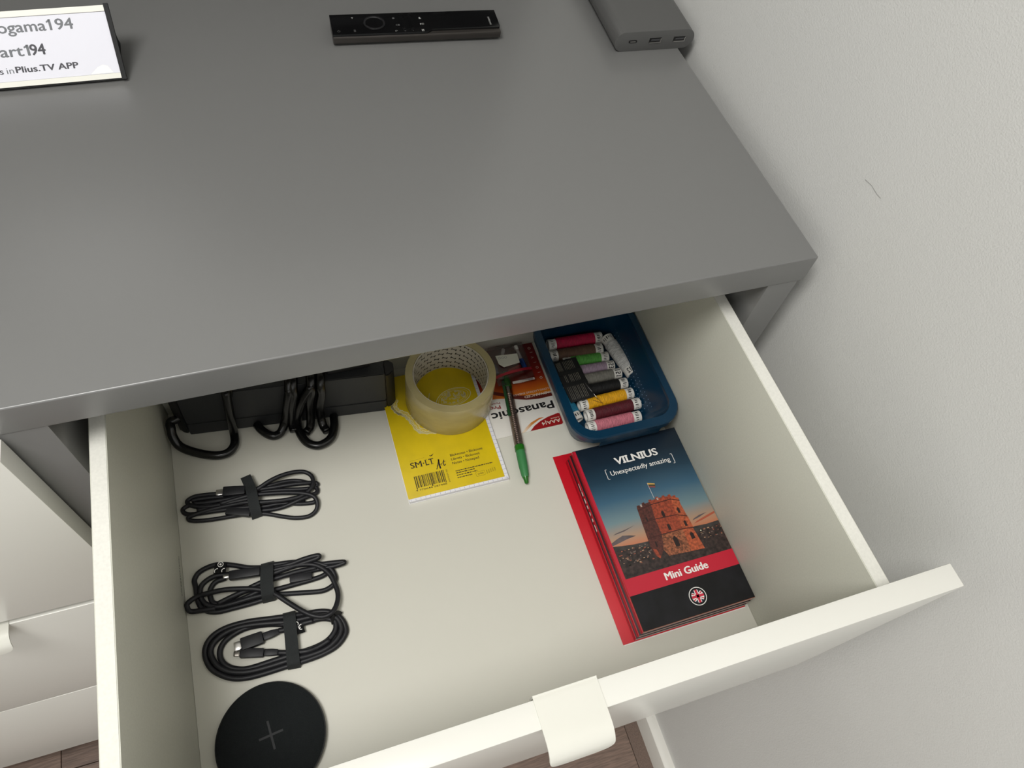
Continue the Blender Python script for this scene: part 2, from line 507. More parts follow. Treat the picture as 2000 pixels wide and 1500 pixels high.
CORDS = [[(-540.7,119.5,24.0),(-546.4,120.2,24.0),(-552.8,117.6,24.0),(-557.0,111.3,22.0),(-556.7,104.7,16.0),(-548.7,96.6,9.0),(-534.4,87.3,5.0),(-517.7,80.2,5.0),(-506.0,80.7,5.0),(-499.2,88.9,5.0),(-498.4,102.8,5.5),(-496.4,105.8,29.8),(-493.9,108.9,54.7),(-492.5,110.5,67.6)],[(-475.5,106.0,5.0),(-471.7,97.8,5.0),(-465.5,90.6,5.0),(-459.7,88.2,5.0),(-453.2,91.6,5.0),(-446.9,99.0,15.1),(-441.4,101.6,38.3),(-436.8,103.6,56.8)],[(-399.2,97.4,5.0),(-401.0,84.3,5.0),(-405.5,73.7,5.0),(-412.7,68.2,5.0),(-421.6,66.9,5.0),(-430.4,72.7,5.0),(-435.3,84.1,5.0),(-436.2,96.8,6.5),(-432.0,99.0,26.3),(-425.2,100.8,44.9),(-416.6,102.1,60.5)],[(-429.7,84.2,5.0),(-424.4,90.2,5.0),(-421.5,97.2,20.0),(-419.4,99.6,39.8),(-415.6,101.2,54.6)],[(-409.2,80.5,5.0),(-411.6,87.9,6.0),(-412.2,95.5,13.9),(-410.9,97.7,32.1),(-406.9,99.6,49.1)],[(-440.8,88.5,5.0),(-441.1,97.7,9.7),(-437.5,100.5,33.5),(-432.9,102.6,52.2)]]
# ------------------------------------------------------------------ materials
GREY = mat('grey_lacquer', (109, 109, 108), 0.30, bump=0.02, scale=900, spec=0.7)
WHITE = mat('white_lacquer', (221, 220, 213), 0.24)
FOIL = mat('white_drawer_foil', (203, 203, 191), 0.5, bump=0.03, scale=700, vary=0.012)
EDGE = mat('drawer_edge', (222, 221, 213), 0.55, bump=0.05, scale=500, vary=0.015)
WALL = mat('painted_wall', (209, 209, 206), 0.75, bump=0.28, scale=700)
SKIRT = mat('white_skirting', (225, 223, 216), 0.45)
BLACK = mat('black_plastic', (22, 22, 24), 0.45)
CABLE = mat('black_cable', (26, 26, 30), 0.5, spec=0.4)
CORD = mat('black_rubber_cord', (9, 9, 10), 0.26)
STRAP = mat('black_fabric_strap', (34, 37, 38), 0.85, bump=0.5, scale=1800)
SILVER = mat('silver_metal', (205, 203, 200), 0.28, metal=1.0)
PRINT_K = mat('black_ink', (26, 25, 27), 0.6)
PRINT_W = mat('white_ink', (238, 236, 232), 0.5)
PAPER = mat('white_paper', (236, 235, 232), 0.6)

TOP = 0.95       # height of the grey cabinet top
DF = 0.684       # height of the open drawer's floor
WX = 0.0205      # right wall plane
BY = 0.54        # back wall plane

# ------------------------------------------------------------------ the room
w = box('wall_right', WX, WX + 0.1, -2.0, BY + 0.1, 0, 2.7, WALL)
w['kind'] = 'structure'
flat('pencil_mark', [(mat('graphite', (150, 149, 146), 0.7), *line2d([(0.0204, 1.0112), (0.012, 1.0125), (0.004, 1.0115), (-0.001, 1.0120)], 0.0004), 0)], w, 0,
     place=lambda x, y, z: (WX - 0.0002, x, y))
w = box('wall_back', -2.4, WX, BY, BY + 0.1, 0, 2.7, WALL)
w['kind'] = 'structure'
w = box('wall_left', -2.5, -2.4, -2.0, BY + 0.1, 0, 2.7, WALL)
w['kind'] = 'structure'
w = box('ceiling', -2.5, WX + 0.1, -2.0, BY + 0.1, 2.7, 2.8, mat('ceiling_paint', (226, 226, 222), 0.8))
w['kind'] = 'structure'
w = prism('baseboard_right', [(0.0035, 0), (WX, 0), (WX, 0.058), (0.0075, 0.058), (0.0045, 0.056), (0.0035, 0.052)], -2.0, BY, SKIRT, axis='y')
w['kind'] = 'structure'

fl = box('floor', -2.4, WX + 0.1, -2.0, BY + 0.1, -0.05, -0.012, mat('floor_underlay', (60, 48, 42), 0.9))
fl['kind'] = 'structure'
plank_mats = []
for i, c in enumerate([(116, 97, 86), (109, 91, 81), (122, 102, 91)]):
    plank_mats.append(mat('oak_plank_%d' % i, c, 0.45, bump=0.25, scale=26, vary=0.12, stretch=(1.2, 14, 14)))
PL, PW = 1.2, 0.19
pm = []
for m in plank_mats:
    bm = bmesh.new()
    bmesh.ops.create_cube(bm, size=1)
    for v in bm.verts:
        v.co = (v.co.x * (PL - 0.001), v.co.y * (PW - 0.001), -0.006 + v.co.z * 0.012)
    bmesh.ops.bevel(bm, geom=[e for e in bm.edges if all(v.co.z > -0.001 for v in e.verts)], offset=0.0007, segments=1, affect='EDGES')
    me = bpy.data.meshes.new('plank')
    bm.to_mesh(me)
    bm.free()
    me.materials.append(m)
    pm.append(me)
k = 0
for j in range(13):
    y = BY - 0.10 - j * PW
    for i in range(2):
        x = -0.62 - 1.2 * i + [0.0, -0.43, 0.31, -0.2][j % 4]
        if x - PL / 2 > WX:
            continue
        p = link('plank', pm[(k * 2 + j) % 3], fl)
        p.location = (x, y, 0)
        k += 1
    x = -0.62 + 1.2 + [0.0, -0.43, 0.31, -0.2][j % 4]
    if x - PL / 2 < WX:
        wdt = WX - 0.002 - (x - PL / 2)
        p = link('plank', pm[j % 3], fl)
        p.scale = (wdt / PL, 1, 1)
        p.location = (x - PL / 2 + wdt / 2, y, 0)

# ------------------------------------------------------------------ grey cabinet with white drawers
CO = (-0.62, 0.25, 0.0)
cab = root('cabinet', CO, 'grey lacquered cabinet with white drawers, one drawer pulled open', 'cabinet')
XL, XR = -0.5812, -0.0345
box('top_panel', -1.245, 0.0, 0.0, 0.50, 0.9213, TOP, GREY, cab, 0.0014, CO, 3)
box('side_panel', XR, -0.005, 0.0006, 0.495, 0.02, 0.9212, GREY, cab, 0.0006, CO)
box('side_panel', -1.240, -1.210, 0.0006, 0.495, 0.02, 0.9212, GREY, cab, 0.0006, CO)
box('divider', -0.640, XL, 0.0006, 0.480, 0.02, 0.9212, GREY, cab, 0.0006, CO)
box('back_panel', -1.209, XR - 0.0005, 0.482, 0.494, 0.02, 0.9212, GREY, cab, 0, CO)
box('bottom_panel', -1.209, -0.6405, 0.0006, 0.481, 0.035, 0.062, GREY, cab, 0, CO)
box('bottom_panel', XL + 0.0005, XR - 0.0005, 0.0006, 0.481, 0.035, 0.062, GREY, cab, 0, CO)
for x in (-1.225, -0.61, -0.02):
    for y in (0.04, 0.45):
        lathe('foot', [(0.0, 0.016), (0.006, 0.018), (0.0345, 0.018)] if False else [(0.0, 0.012), (0.003, 0.0135), (0.0199, 0.0135)], BLACK, cab, axis='z', seg=16, origin=(x - CO[0], y - CO[1], 0))


def pull_tab(parent, xc, yi, yo, zt, wid=0.042):
    """bent white tab hooked over a drawer front: flat on the top edge, curling down in front"""
    prof = [(yi + 0.0008, zt - 0.012), (yi + 0.0008, zt + 0.0009), (yo - 0.006, zt + 0.0009)]
    for i in range(1, 8):
        a = R(11 * i)
        prof.append((yo - 0.006 - 0.0135 * math.sin(a), zt + 0.0009 - 0.0135 * (1 - math.cos(a))))
    y, z = prof[-1]
    prof += [(y - 0.0008, z - 0.004), (y - 0.0012, z - 0.008)]
    # arc length along the visible strip decides the rounded lower corners
    L = [0]
    for a, b in zip(prof, prof[1:]):
        L.append(L[-1] + math.hypot(b[0] - a[0], b[1] - a[1]))
    # resample finely near the end
    pts = []
    N = 40
    for i in range(N + 1):
        s = L[-1] * i / N
        j = max(q for q in range(len(L)) if L[q] <= s + 1e-9)
        j = min(j, len(L) - 2)
        t = (s - L[j]) / (L[j + 1] - L[j])
        pts.append((s, prof[j][0] + t * (prof[j + 1][0] - prof[j][0]), prof[j][1] + t * (prof[j + 1][1] - prof[j][1])))
    rr = 0.011
    V, F = [], []
    th = 0.0014
    for i, (s, y, z) in enumerate(pts):
        d = L[-1] - s
        hw = wid / 2
        if d < rr:
            hw = wid / 2 - rr + math.sqrt(max(0, rr * rr - (rr - d) ** 2))
        y2, z2 = pts[min(i + 1, N)][1:]
        y1, z1 = pts[max(i - 1, 0)][1:]
        n = Vector((0, -(z2 - z1), (y2 - y1)))
        n = n.normalized() if n.length else Vector((0, 0, 1))
        if n.z < 0 and s > 0.0135:
            n = -n
        for q in (-hw, hw):
            V.append((xc + q, y, z))
        for q in (hw, -hw):
            V.append((xc + q, y - n.y * th, z - n.z * th))
    for i in range(N):
        for k in range(4):
            k2 = (k + 1) % 4
            F.append((4 * i + k, 4 * i + k2, 4 * i + 4 + k2, 4 * i + 4 + k))
    F += [(0, 1, 2, 3), (4 * N, 4 * N + 1, 4 * N + 2, 4 * N + 3)]
    o = mesh('pull_tab', V, F, mat('white_powder_coat', (216, 215, 206), 0.42), parent, off=CO)
    for p in o.data.polygons:
        p.use_smooth = True
    o.data.set_sharp_from_angle(angle=R(40))
    return o


def closed_drawer(x0, x1, z0, z1, tabx):
    d = box('drawer', x0, x1, -0.0183, -0.0012, z0, z1, WHITE, cab, 0.0009, CO)
    if tabx is not None:
        for tx in tabx:
            pull_tab(d, tx, -0.0012, -0.0183, z1, 0.040)
    return d


# neighbouring narrow column (left) and the closed drawers below the open one
closed_drawer(-1.2385, -0.609, 0.6480, 0.9195, (-0.7400, -1.1075))
closed_drawer(-1.2385, -0.609, 0.3640, 0.6386, (-0.7400, -1.1075))
closed_drawer(-1.2385, -0.609, 0.0702, 0.3616, None)
closed_drawer(-0.606, -0.0065, 0.3640, 0.6330, (-0.3047,))
closed_drawer(-0.606, -0.0065, 0.0702, 0.3616, None)

# open drawer
YI, YO = -0.2466, -0.2637
DLO, DLI, DRI, DRO = -0.5716, -0.5597, -0.0557, -0.0437
YB = 0.1424
drawer = box('drawer', -0.606, -0.0099, YO, YI, 0.6378, 0.9025, WHITE, cab, 0.0012, CO)
pull_tab(drawer, -0.3040, YI, YO, 0.9025)
box('drawer_side', DLO, DLI, YI + 0.0002, YB + 0.012, 0.668, 0.8772, FOIL, drawer, 0.0006, CO)
box('drawer_side', DRI, DRO, YI + 0.0002, YB + 0.012, 0.668, 0.8772, FOIL, drawer, 0.0006, CO)
box('drawer_back', DLI + 0.0002, DRI - 0.0002, YB, YB + 0.012, 0.668, 0.86, FOIL, drawer, 0.0006, CO)
box('drawer_bottom', DLI + 0.0002, DRI - 0.0002, YI + 0.0002, YB - 0.0002, DF - 0.008, DF, mat('drawer_base_foil', (210, 208, 197), 0.42, bump=0.02, scale=600), drawer, 0, CO)
for xa, xb in ((DLO, DLI), (DRI, DRO)):
    box('edge_band', xa + 0.0008, xb - 0.0008, YI + 0.001, YB + 0.011, 0.8771, 0.8775, EDGE, drawer, 0, CO)
for xa, xb in ((XL + 0.0002, DLO - 0.0002), (DRO + 0.0002, XR - 0.0002)):
    box('runner', xa, xb, 0.004, 0.44, 0.700, 0.740, mat('galvanised_steel', (120, 121, 124), 0.4, metal=1.0), cab, 0.001, CO)
# faint production print on the drawer's left wall
pcs = []
random.seed(3)
y = -0.016
while y > -0.052:
    l = random.uniform(0.0008, 0.0026)
    pcs.append((PRINT_K, rect(y - l, DF + 0.0098, y, DF + 0.0108 + random.uniform(0, 0.0006)), None, 0))
    y -= l + random.uniform(0.0004, 0.0014)
flat('production_print', pcs, drawer, 0, off=CO, place=lambda a, b, z: (DLI + 0.0002, a, b))

# ------------------------------------------------------------------ television at the back of the top (mirrored in the grey lacquer)
tv = root('television', (-0.56, 0.472, TOP), 'black flat television standing at the back of the grey cabinet top', 'television')
box('screen_housing', -0.41, 0.47, -0.010, 0.022, 0.045, 0.56, BLACK, tv, 0.003)
box('screen', -0.402, 0.462, -0.0108, -0.0098, 0.056, 0.552, mat('dark_screen', (12, 12, 14), 0.12), tv)
for x in (-0.30, 0.36):
    prism('foot', [(x - 0.008, -0.026), (x + 0.008, -0.026), (x + 0.008, 0.026), (x - 0.008, 0.026)], 0.0, 0.048, BLACK, tv, 0.002)

# ------------------------------------------------------------------ sign holder
sg = root('sign_holder', (-0.5124, 0.3073, TOP), 'sloped black sign holder with a printed white card', 'sign')
a_s = math.atan2(0.041, 0.037)
ca, sa = math.cos(a_s), math.sin(a_s)


def sgp(s, t, n):
    return (s, t * ca - n * sa, 0.003 + t * sa + n * ca)


SGB = mat('black_sign_plastic', (16, 17, 18), 0.55, spec=0.25)
prism('stand', [(0.002, 0.0005), (0.052, 0.0005), (0.048, 0.006), (0.0385, 0.0395), (0.002, 0.001)], -0.165, 0.0, SGB, sg, axis='x')
V = [sgp(s, t, n) for n in (-0.0030, 0.0) for s, t in rect(-0.170, -0.001, 0.0, 0.0555)]
QF = [(3, 2, 1, 0), (4, 5, 6, 7), (0, 1, 5, 4), (1, 2, 6, 5), (2, 3, 7, 6), (3, 0, 4, 7)]
mesh('back_plate', V, QF, SGB, sg)
V = [sgp(s, t, n) for n in (-0.0020, 0.0016) for s, t in rect(0.0, -0.0012, 0.0034, 0.0565)]
mesh('end_cap', V, QF, SGB, sg)
for t0, t1 in ((0.0, 0.0040), (0.0508, 0.0552)):
    V = [sgp(s, t, n) for n in (0.0001, 0.0013) for s, t in rect(-0.170, t0, -0.0002, t1)]
    mesh('clip_rail', V, QF, mat('cream_rail', (216, 215, 206), 0.4), sg)
V = [sgp(s, t, n) for n in (0.0001, 0.0006) for s, t in rect(-0.170, 0.0042, -0.0002, 0.0506)]
card = mesh('card', V, QF, mat('sign_card', (212, 212, 221), 0.5), sg)
GLARE_INK = mat('glare_grey_ink', (92, 95, 100), 0.5)  # glare on the sign's plastic is painted into this greyer lettering
DI = mat('dark_ink', (34, 33, 44), 0.5)
pcs = [(GLARE_INK, *text2d('ogama194', -0.0805, 0.0397, 0.0545, 0.0078, fat=0.018), 0),
       (GLARE_INK, *text2d('part1', -0.0905, 0.0224, 0.0280, 0.0078, fat=0.018), 0),
       (DI, *text2d('94', -0.0617, 0.0224, 0.0107, 0.0078, fat=0.026), 0),
       (DI, *text2d('ls', -0.0895, 0.0100, 0.0042, 0.0045, fat=0.016), 0),
       (GLARE_INK, *text2d('in', -0.0828, 0.0101, 0.0052, 0.0045), 0),
       (DI, *text2d('Plius.TV APP', -0.0760, 0.0103, 0.0458, 0.0045, fat=0.028), 0),
       (PAPER, [(-0.0225, 0.0047), (-0.0055, 0.0047), (-0.0085, 0.0100), (-0.0120, 0.0112), (-0.0165, 0.0095)], None, 0)]  # last piece: pale paper fold with the clear plastic's reflection painted in
flat('lettering', pcs, card, 0.0007, place=sgp)

# ------------------------------------------------------------------ remote control
rm = root('remote_control', (-0.2535, 0.3380, TOP), 'slim black television remote with dark metal side lying on grey top', 'remote control', rz=R(-4.0))
hl = 0.0785
prof = [(-0.0105, 0.0), (0.0105, 0.0), (0.0145, 0.003), (0.0158, 0.0075), (0.0158, 0.0105), (-0.0158, 0.0105), (-0.0158, 0.0075), (-0.0145, 0.003)]
prism('shell', prof, -hl, hl, mat('brushed_dark_metal', (80, 76, 73), 0.34, metal=0.8, bump=0.1, scale=500, stretch=(0.05, 1, 1)), rm, 0.0012, axis='x')
GLOSS = mat('gloss_black', (8, 8, 9), 0.16)
outline = [(-hl, -0.0152), (0.0075, -0.0152), (0.0105, -0.0135), (0.0135, -0.0115), (hl - 0.001, -0.0115), (hl, -0.010), (hl, 0.0158), (-hl, 0.0158)]
face = prism('face_plate', outline, 0.0100, 0.0124, GLOSS, rm, 0.0005)
lathe('button_ring', [(0.0121, 0.0100), (0.0131, 0.0098), (0.0131, 0.0086), (0.0124, 0.0082), (0.0121, 0.0100)], mat('satin_black', (30, 30, 31), 0.3), face, axis='z', seg=36, origin=(-0.0390, 0.0010, 0.0))
lathe('centre_button', [(0.0121, 0.0078), (0.0126, 0.0076), (0.0127, 0.0)], GLOSS, face, axis='z', seg=30, origin=(-0.0390, 0.0010, 0.0))
for x in (0.0, 0.0):
    pass
for bx_ in (-0.0125, -0.0045):
    prism('rocker', rrect(bx_ - 0.0028, -0.0105, bx_ + 0.0028, 0.0125, 0.0027), 0.0123, 0.0136, GLOSS, face, 0.0006)
IW = mat('icon_white', (150, 150, 148), 0.5)
IG = mat('icon_grey', (80, 80, 80), 0.5)
pcs = [(IG, *ring2d(-0.0725, -0.0100, 0.0010, 0.0013, 16, 120, 420), 0), (IG, rect(-0.0727, -0.0092, -0.0723, -0.0082), None, 0),
       (IW, rect(-0.0584, 0.0082, -0.0580, 0.0108), None, 0), (IW, rect(-0.0590, 0.0098, -0.0574, 0.0108), None, 0),
       (IG, rect(-0.0590, -0.0115, -0.0572, -0.0108), None, 0), (IG, rect(-0.0590, -0.0102, -0.0572, -0.0096), None, 0), (IG, rect(-0.0590, -0.0090, -0.0572, -0.0085), None, 0),
       (IG, rect(-0.0215, 0.0060, -0.0195, 0.0085), None, 0), (IG, *ring2d(-0.0185, -0.0035, 0.0009, 0.0013, 12), 0), (IG, rect(-0.0172, -0.0047, -0.0162, -0.0022), None, 0),
       (IW, *ring2d(-0.0205, -0.0125, 0.0008, 0.0011, 12, 0, 270), 0), (IG, rect(-0.0135, -0.0130, -0.0115, -0.0127), None, 0), (IG, rect(-0.0126, -0.0138, -0.0123, -0.0119), None, 0),
       (IG, rect(-0.0052, -0.0135, -0.0049, -0.0120), None, 0),
       (IW, disc(0.0040, 0.0068, 0.0009, 10), None, 0), (IW, [(0.0028, 0.0048), (0.0056, 0.0048), (0.0042, 0.0062)], None, 0),
       (IW, rect(0.0030, -0.0042, 0.0040, -0.0018), None, 0), (IW, rect(0.0046, -0.0042, 0.0052, -0.0018), None, 0), (IW, *ring2d(0.0050, -0.0030, 0.0014, 0.0017, 8, -60, 60), 0),
       (IW, rect(0.0030, -0.0142, 0.0038, -0.0112), None, 0), (IW, rect(0.0042, -0.0142, 0.0052, -0.0134), None, 0), (IW, rect(0.0042, -0.0130, 0.0052, -0.0112), None, 0),
       (IW, *text2d('SAMSUNG', 0.0692, 0.0045, 0.0125, 0.0016, 0.02, rot=R(-90)), 0)]
for pc in pcs[:-1]:
    flat('icon', [pc], face, 0.01245)
flat('lettering', pcs[-1:], face, 0.01245)

# ------------------------------------------------------------------ power bank
pb = root('power_bank', (-0.0288, 0.2820, TOP), 'dark grey power bank overhanging the top edge by the wall', 'power bank', rz=R(-2.6))
PBG = mat('graphite_shell', (80, 80, 79), 0.38, bump=0.03, scale=1500)
body = prism('shell', rrect(-0.0422, 0.0, 0.0422, 0.0205, 0.0100, 8), 0.0, 0.135, PBG, pb, 0.0006, axis='y')
HOLE = mat('port_dark', (10, 10, 11), 0.5)
for xc, wd, ht in ((-0.0235, 0.0088, 0.0030), (0.0003, 0.0128, 0.0052), (0.0262, 0.0128, 0.0052)):
    nm = 'usb_port' if wd > 0.01 else 'usb_c_port'
    zc = 0.0105
    prism('port_rim' if False else nm, rrect(xc - wd / 2, zc - ht / 2, xc + wd / 2, zc + ht / 2, 0.0014 if wd < 0.01 else 0.0005, 4), -0.0003, 0.0006, HOLE, pb, 0, axis='y')
    if wd > 0.01:
        pr = pb.children[-1]
        box('contact_tongue', xc - 0.0045, xc + 0.0045, -0.0006, -0.0003, zc - 0.0002, zc + 0.0014, mat('port_tongue', (60, 60, 62), 0.5), pr)
        box('port_shield', xc - 0.0060, xc + 0.0060, -0.0007, -0.0003, zc - 0.0025, zc - 0.0017, SILVER, pr)
        box('port_shield', xc + 0.0052, xc + 0.0060, -0.0007, -0.0003, zc - 0.0017, zc + 0.0022, SILVER, pr)
    else:
        pr = pb.children[-1]
        box('contact_tongue', xc - 0.0028, xc + 0.0028, -0.0006, -0.0003, zc - 0.0005, zc + 0.0004, SILVER, pr)


def WP(p):
    return Vector((max(p[0] / 1000, DLI + 0.0028), p[1] / 1000, DF + max(p[2], 0.4) / 1000))


def centre(strands):
    xs = [p[0] for s in strands for p in s]
    ys = [p[1] for s in strands for p in s]
    return ((min(xs) + max(xs)) / 2000, (min(ys) + max(ys)) / 2000, DF)


def lift(strands, r):
    return [[Vector((q.x, q.y, max(q.z, DF + r + 0.0002))) for q in map(WP, s)] for s in strands]


def plug(name, a, b, wid, ht, m, parent, off, taper=1.0, bev=0.0012):
    """rounded connector body from a to b"""
    a, b = Vector(a), Vector(b)
    d = b - a
    t = d.normalized()
    s = t.cross(Vector((0, 0, 1))).normalized()
    u = s.cross(t)
    bm = bmesh.new()
    ring = []
    for q, k in ((a, 1.0), (a + d * 0.5, 1.0), (b, taper)):
        ring.append([bm.verts.new(q + s * (i * wid / 2 * k) + u * (j * ht / 2 * k)) for i, j in ((-1, -1), (1, -1), (1, 1), (-1, 1))])
    bm.faces.new(ring[0])
    bm.faces.new(ring[-1])
    for A, B in zip(ring, ring[1:]):
        for k in range(4):
            bm.faces.new((A[k], A[(k + 1) % 4], B[(k + 1) % 4], B[k]))
    bmesh.ops.recalc_face_normals(bm, faces=bm.faces)
    es = [e for e in bm.edges if abs((e.verts[1].co - e.verts[0].co).normalized().dot(t)) > 0.8 or True]
    bmesh.ops.bevel(bm, geom=es, offset=min(bev, wid / 3, ht / 3), segments=2, affect='EDGES', profile=0.55)
    return finish(bm, name, m, parent, 40, off)


# ------------------------------------------------------------------ power block with cord, back left of the drawer
PSO = (-0.442, 0.112, DF)
ps = root('power_adapter', PSO, 'long black power block with thick cord wound round it, back of drawer', 'power adapter')
yaw = math.atan2(0.0934 - 0.1126, -0.344 + 0.5397)
PSM = mat('power_block_plastic', (40, 41, 43), 0.5, bump=0.15, scale=2500)
hw = 0.1035


def psb(a, b, c):
    """block frame: a along the block, b depth behind the front face, c height"""
    b = b * 0.76 + c * 0.133      # the block leans back a little
    x = -0.442 + a * math.cos(yaw) - b * math.sin(yaw)
    y = 0.1030 + a * math.sin(yaw) + b * math.cos(yaw)
    return (x - PSO[0], y - PSO[1], c)


def ps_prism(name, poly, c0, c1, m, bev=0.0008, parent=None):
    bm = bmesh.new()
    lo = [bm.verts.new(psb(a, b, c0)) for a, b in poly]
    hi = [bm.verts.new(psb(a, b, c1)) for a, b in poly]
    n = len(poly)
    bm.faces.new(lo)
    bm.faces.new(hi)
    for i in range(n):
        bm.faces.new((lo[i], lo[(i + 1) % n], hi[(i + 1) % n], hi[i]))
    bmesh.ops.recalc_face_normals(bm, faces=bm.faces)
    if bev:
        bmesh.ops.bevel(bm, geom=bm.edges[:], offset=bev, segments=2, affect='EDGES')
    return finish(bm, name, m, parent or ps, 35)


main = [(-0.0985, 0.0), (0.0985, 0.0), (0.0985, 0.026), (-0.0985, 0.026)]
ps_prism('lower_shell', main, 0.0004, 0.0178, PSM)
ps_prism('upper_shell', main, 0.0182, 0.0600, PSM)
for sgn in (-1, 1):
    capp = [(sgn * 0.0990, 0.0004), (sgn * 0.1030, 0.0012), (sgn * 0.1085, 0.0080), (sgn * 0.1085, 0.0200), (sgn * 0.1030, 0.0256), (sgn * 0.0990, 0.0256)]
    ps_prism('end_cap', capp, 0.0030, 0.0570, mat('end_cap_plastic', (24, 24, 26), 0.42))
cords = [[Vector((q.x, q.y, max(q.z, DF + 0.0064))) for q in map(WP, s)] for s in CORDS]
for s in cords:
    for q in s:
        q.x = max(q.x, DLI + 0.0064)
for i, s in enumerate(cords):
    if i != 1 or True:
        if s[-1].z > DF + 0.03:       # carry the turn over the block's top edge
            e = s[-1].copy()
            s += [Vector((e.x + 0.0005, e.y + 0.0016, DF + 0.0600)), Vector((e.x + 0.002, e.y + 0.007, DF + 0.0648)), Vector((e.x + 0.003, e.y + 0.014, DF + 0.0650)), Vector((e.x + 0.004, min(e.y + 0.020, 0.1372), DF + 0.0640))]
cords[0][0] = Vector((-0.5400, 0.1265, DF + 0.022))
tubes('cord', cords, 0.0044, CORD, ps, PSO, n=7, sides=12)
# plug lying on the block's far right end
box('plug', -0.398, -0.355, 0.1120, 0.1330, DF + 0.0602, DF + 0.073, BLACK, ps, 0.003, PSO)

# ------------------------------------------------------------------ three bundled charging cables
CR = 0.0021
o1 = centre(B1)
c1 = root('charging_cable', o1, 'bundled black cable with loose strap end, nearest the power block', 'cable', group='bundled charging cables in the drawer')
tubes('cord', lift(B1, CR), CR, CABLE, c1, o1)
ribbon('strap', [WP(p) for p in STRAP1], 0.0098, 0.0012, STRAP, c1, o1, side=(1, 0.15, 0))
a, b, c = [WP(p) for p in CON1]
q = plug('connector', b, c, 0.0098, 0.0062, CABLE, c1, o1, 0.9)
plug('metal_tip', a, b, 0.0062, 0.0028, SILVER, q, o1, 1.0, 0.0009)
a, b = [WP(p) for p in CON1B]
plug('connector', a, b, 0.0080, 0.0055, CABLE, c1, o1, 1.0)

o2 = centre(B2)
c2 = root('charging_cable', o2, 'bundled black cable with open loops and white-marked tag, middle of three', 'cable', group='bundled charging cables in the drawer')
tubes('cord', lift(B2, 0.0023), 0.0023, CABLE, c2, o2)
ribbon('strap', [WP(p) for p in STRAP2], 0.0112, 0.0012, STRAP, c2, o2, side=(1, 0.0, 0))
a, b, _, c = [WP(p) for p in CON2]
q = plug('connector', b, c, 0.0085, 0.0062, CABLE, c2, o2, 0.95)
plug('metal_tip', a, b, 0.0034, 0.0026, SILVER, q, o2, 1.0, 0.0008)
a, b = [WP(p) for p in CON2B]
plug('connector', a, b, 0.0078, 0.0058, CABLE, c2, o2, 0.9)
TAGM = mat('black_tag', (10, 10, 12), 0.7, spec=0.15)
tq = [WP(p) for p in TAG2]
t2 = mesh('care_tag', tq + [p - Vector((0, 0, 0.0006)) for p in tq], [(0, 1, 2, 3), (7, 6, 5, 4), (0, 4, 5, 1), (1, 5, 6, 2), (2, 6, 7, 3), (3, 7, 4, 0)], TAGM, c2, off=o2)
e, f, g = [WP(p) for p in TAG2C]
flat('tag_marks', [(PRINT_W, *ring2d(e.x, e.y, 0.0020, 0.0026, 20), 0), (PRINT_W, disc(e.x, e.y, 0.0010, 10), None, 0),
                   (PRINT_W, *ring2d(f.x + 0.0006, f.y - 0.0010, 0.0020, 0.0027, 12, 70, 200), 0), (PRINT_W, *ring2d(g.x + 0.0006, g.y - 0.0010, 0.0018, 0.0025, 12, 70, 200), 0)], t2, max(p.z for p in tq) + 0.0005, off=o2)

o3 = centre(B3)
c3 = root('charging_cable', o3, 'neat oval coil of black cable with two plugs inside, nearest charging pad', 'cable', group='bundled charging cables in the drawer')
tubes('cord', lift(B3, 0.0025), 0.0025, CABLE, c3, o3)
ribbon('strap', [WP(p) for p in STRAP3], 0.0108, 0.0012, STRAP, c3, o3, side=(1, -0.05, 0))
ribbon('tie', [WP(p) for p in TIE3], 0.0042, 0.0012, BLACK, c3, o3, side=(0.8, 0.6, 0))
a, b, c, d = [WP(p) for p in LIGHTNING]
q = plug('connector', b, c, 0.0110, 0.0058, CABLE, c3, o3, 0.98)
plug('strain_relief', c, d, 0.0068, 0.0048, CABLE, q, o3, 0.7)
tip = plug('metal_tip', a, b, 0.0074, 0.0019, SILVER, q, o3, 1.0, 0.0007)
a, b, c, d = [WP(p) for p in USBC]
q = plug('connector', b, c, 0.0080, 0.0056, CABLE, c3, o3, 0.95)
plug('strain_relief', c, d, 0.0060, 0.0046, CABLE, q, o3, 0.8)
plug('metal_tip', a, b, 0.0046, 0.0024, mat('dark_steel', (120, 116, 110), 0.3, metal=1.0), q, o3, 1.0, 0.0008)
tq = [WP(p) for p in TAG3]
t3 = mesh('care_tag', tq + [p - Vector((0, 0, 0.0006)) for p in tq], [(3, 2, 1, 0), (4, 5, 6, 7), (0, 1, 5, 4), (1, 2, 6, 5), (2, 3, 7, 6), (3, 0, 4, 7)], TAGM, c3, off=o3)
tcx = sum(p.x for p in tq) / 4
tcy = sum(p.y for p in tq) / 4
flat('tag_marks', [(PRINT_W, *ring2d(tcx + 0.0012, tcy - 0.0004, 0.0018, 0.0025, 14, 80, 280), 0), (PRINT_W, *line2d([(tcx - 0.0008, tcy - 0.0004), (tcx + 0.0008, tcy - 0.0006)], 0.0006), 0),
                   (PRINT_W, *ring2d(tcx - 0.0026, tcy + 0.0034, 0.0014, 0.0020, 10, -40, 90), 0)], t3, DF + 0.0075, off=o3)

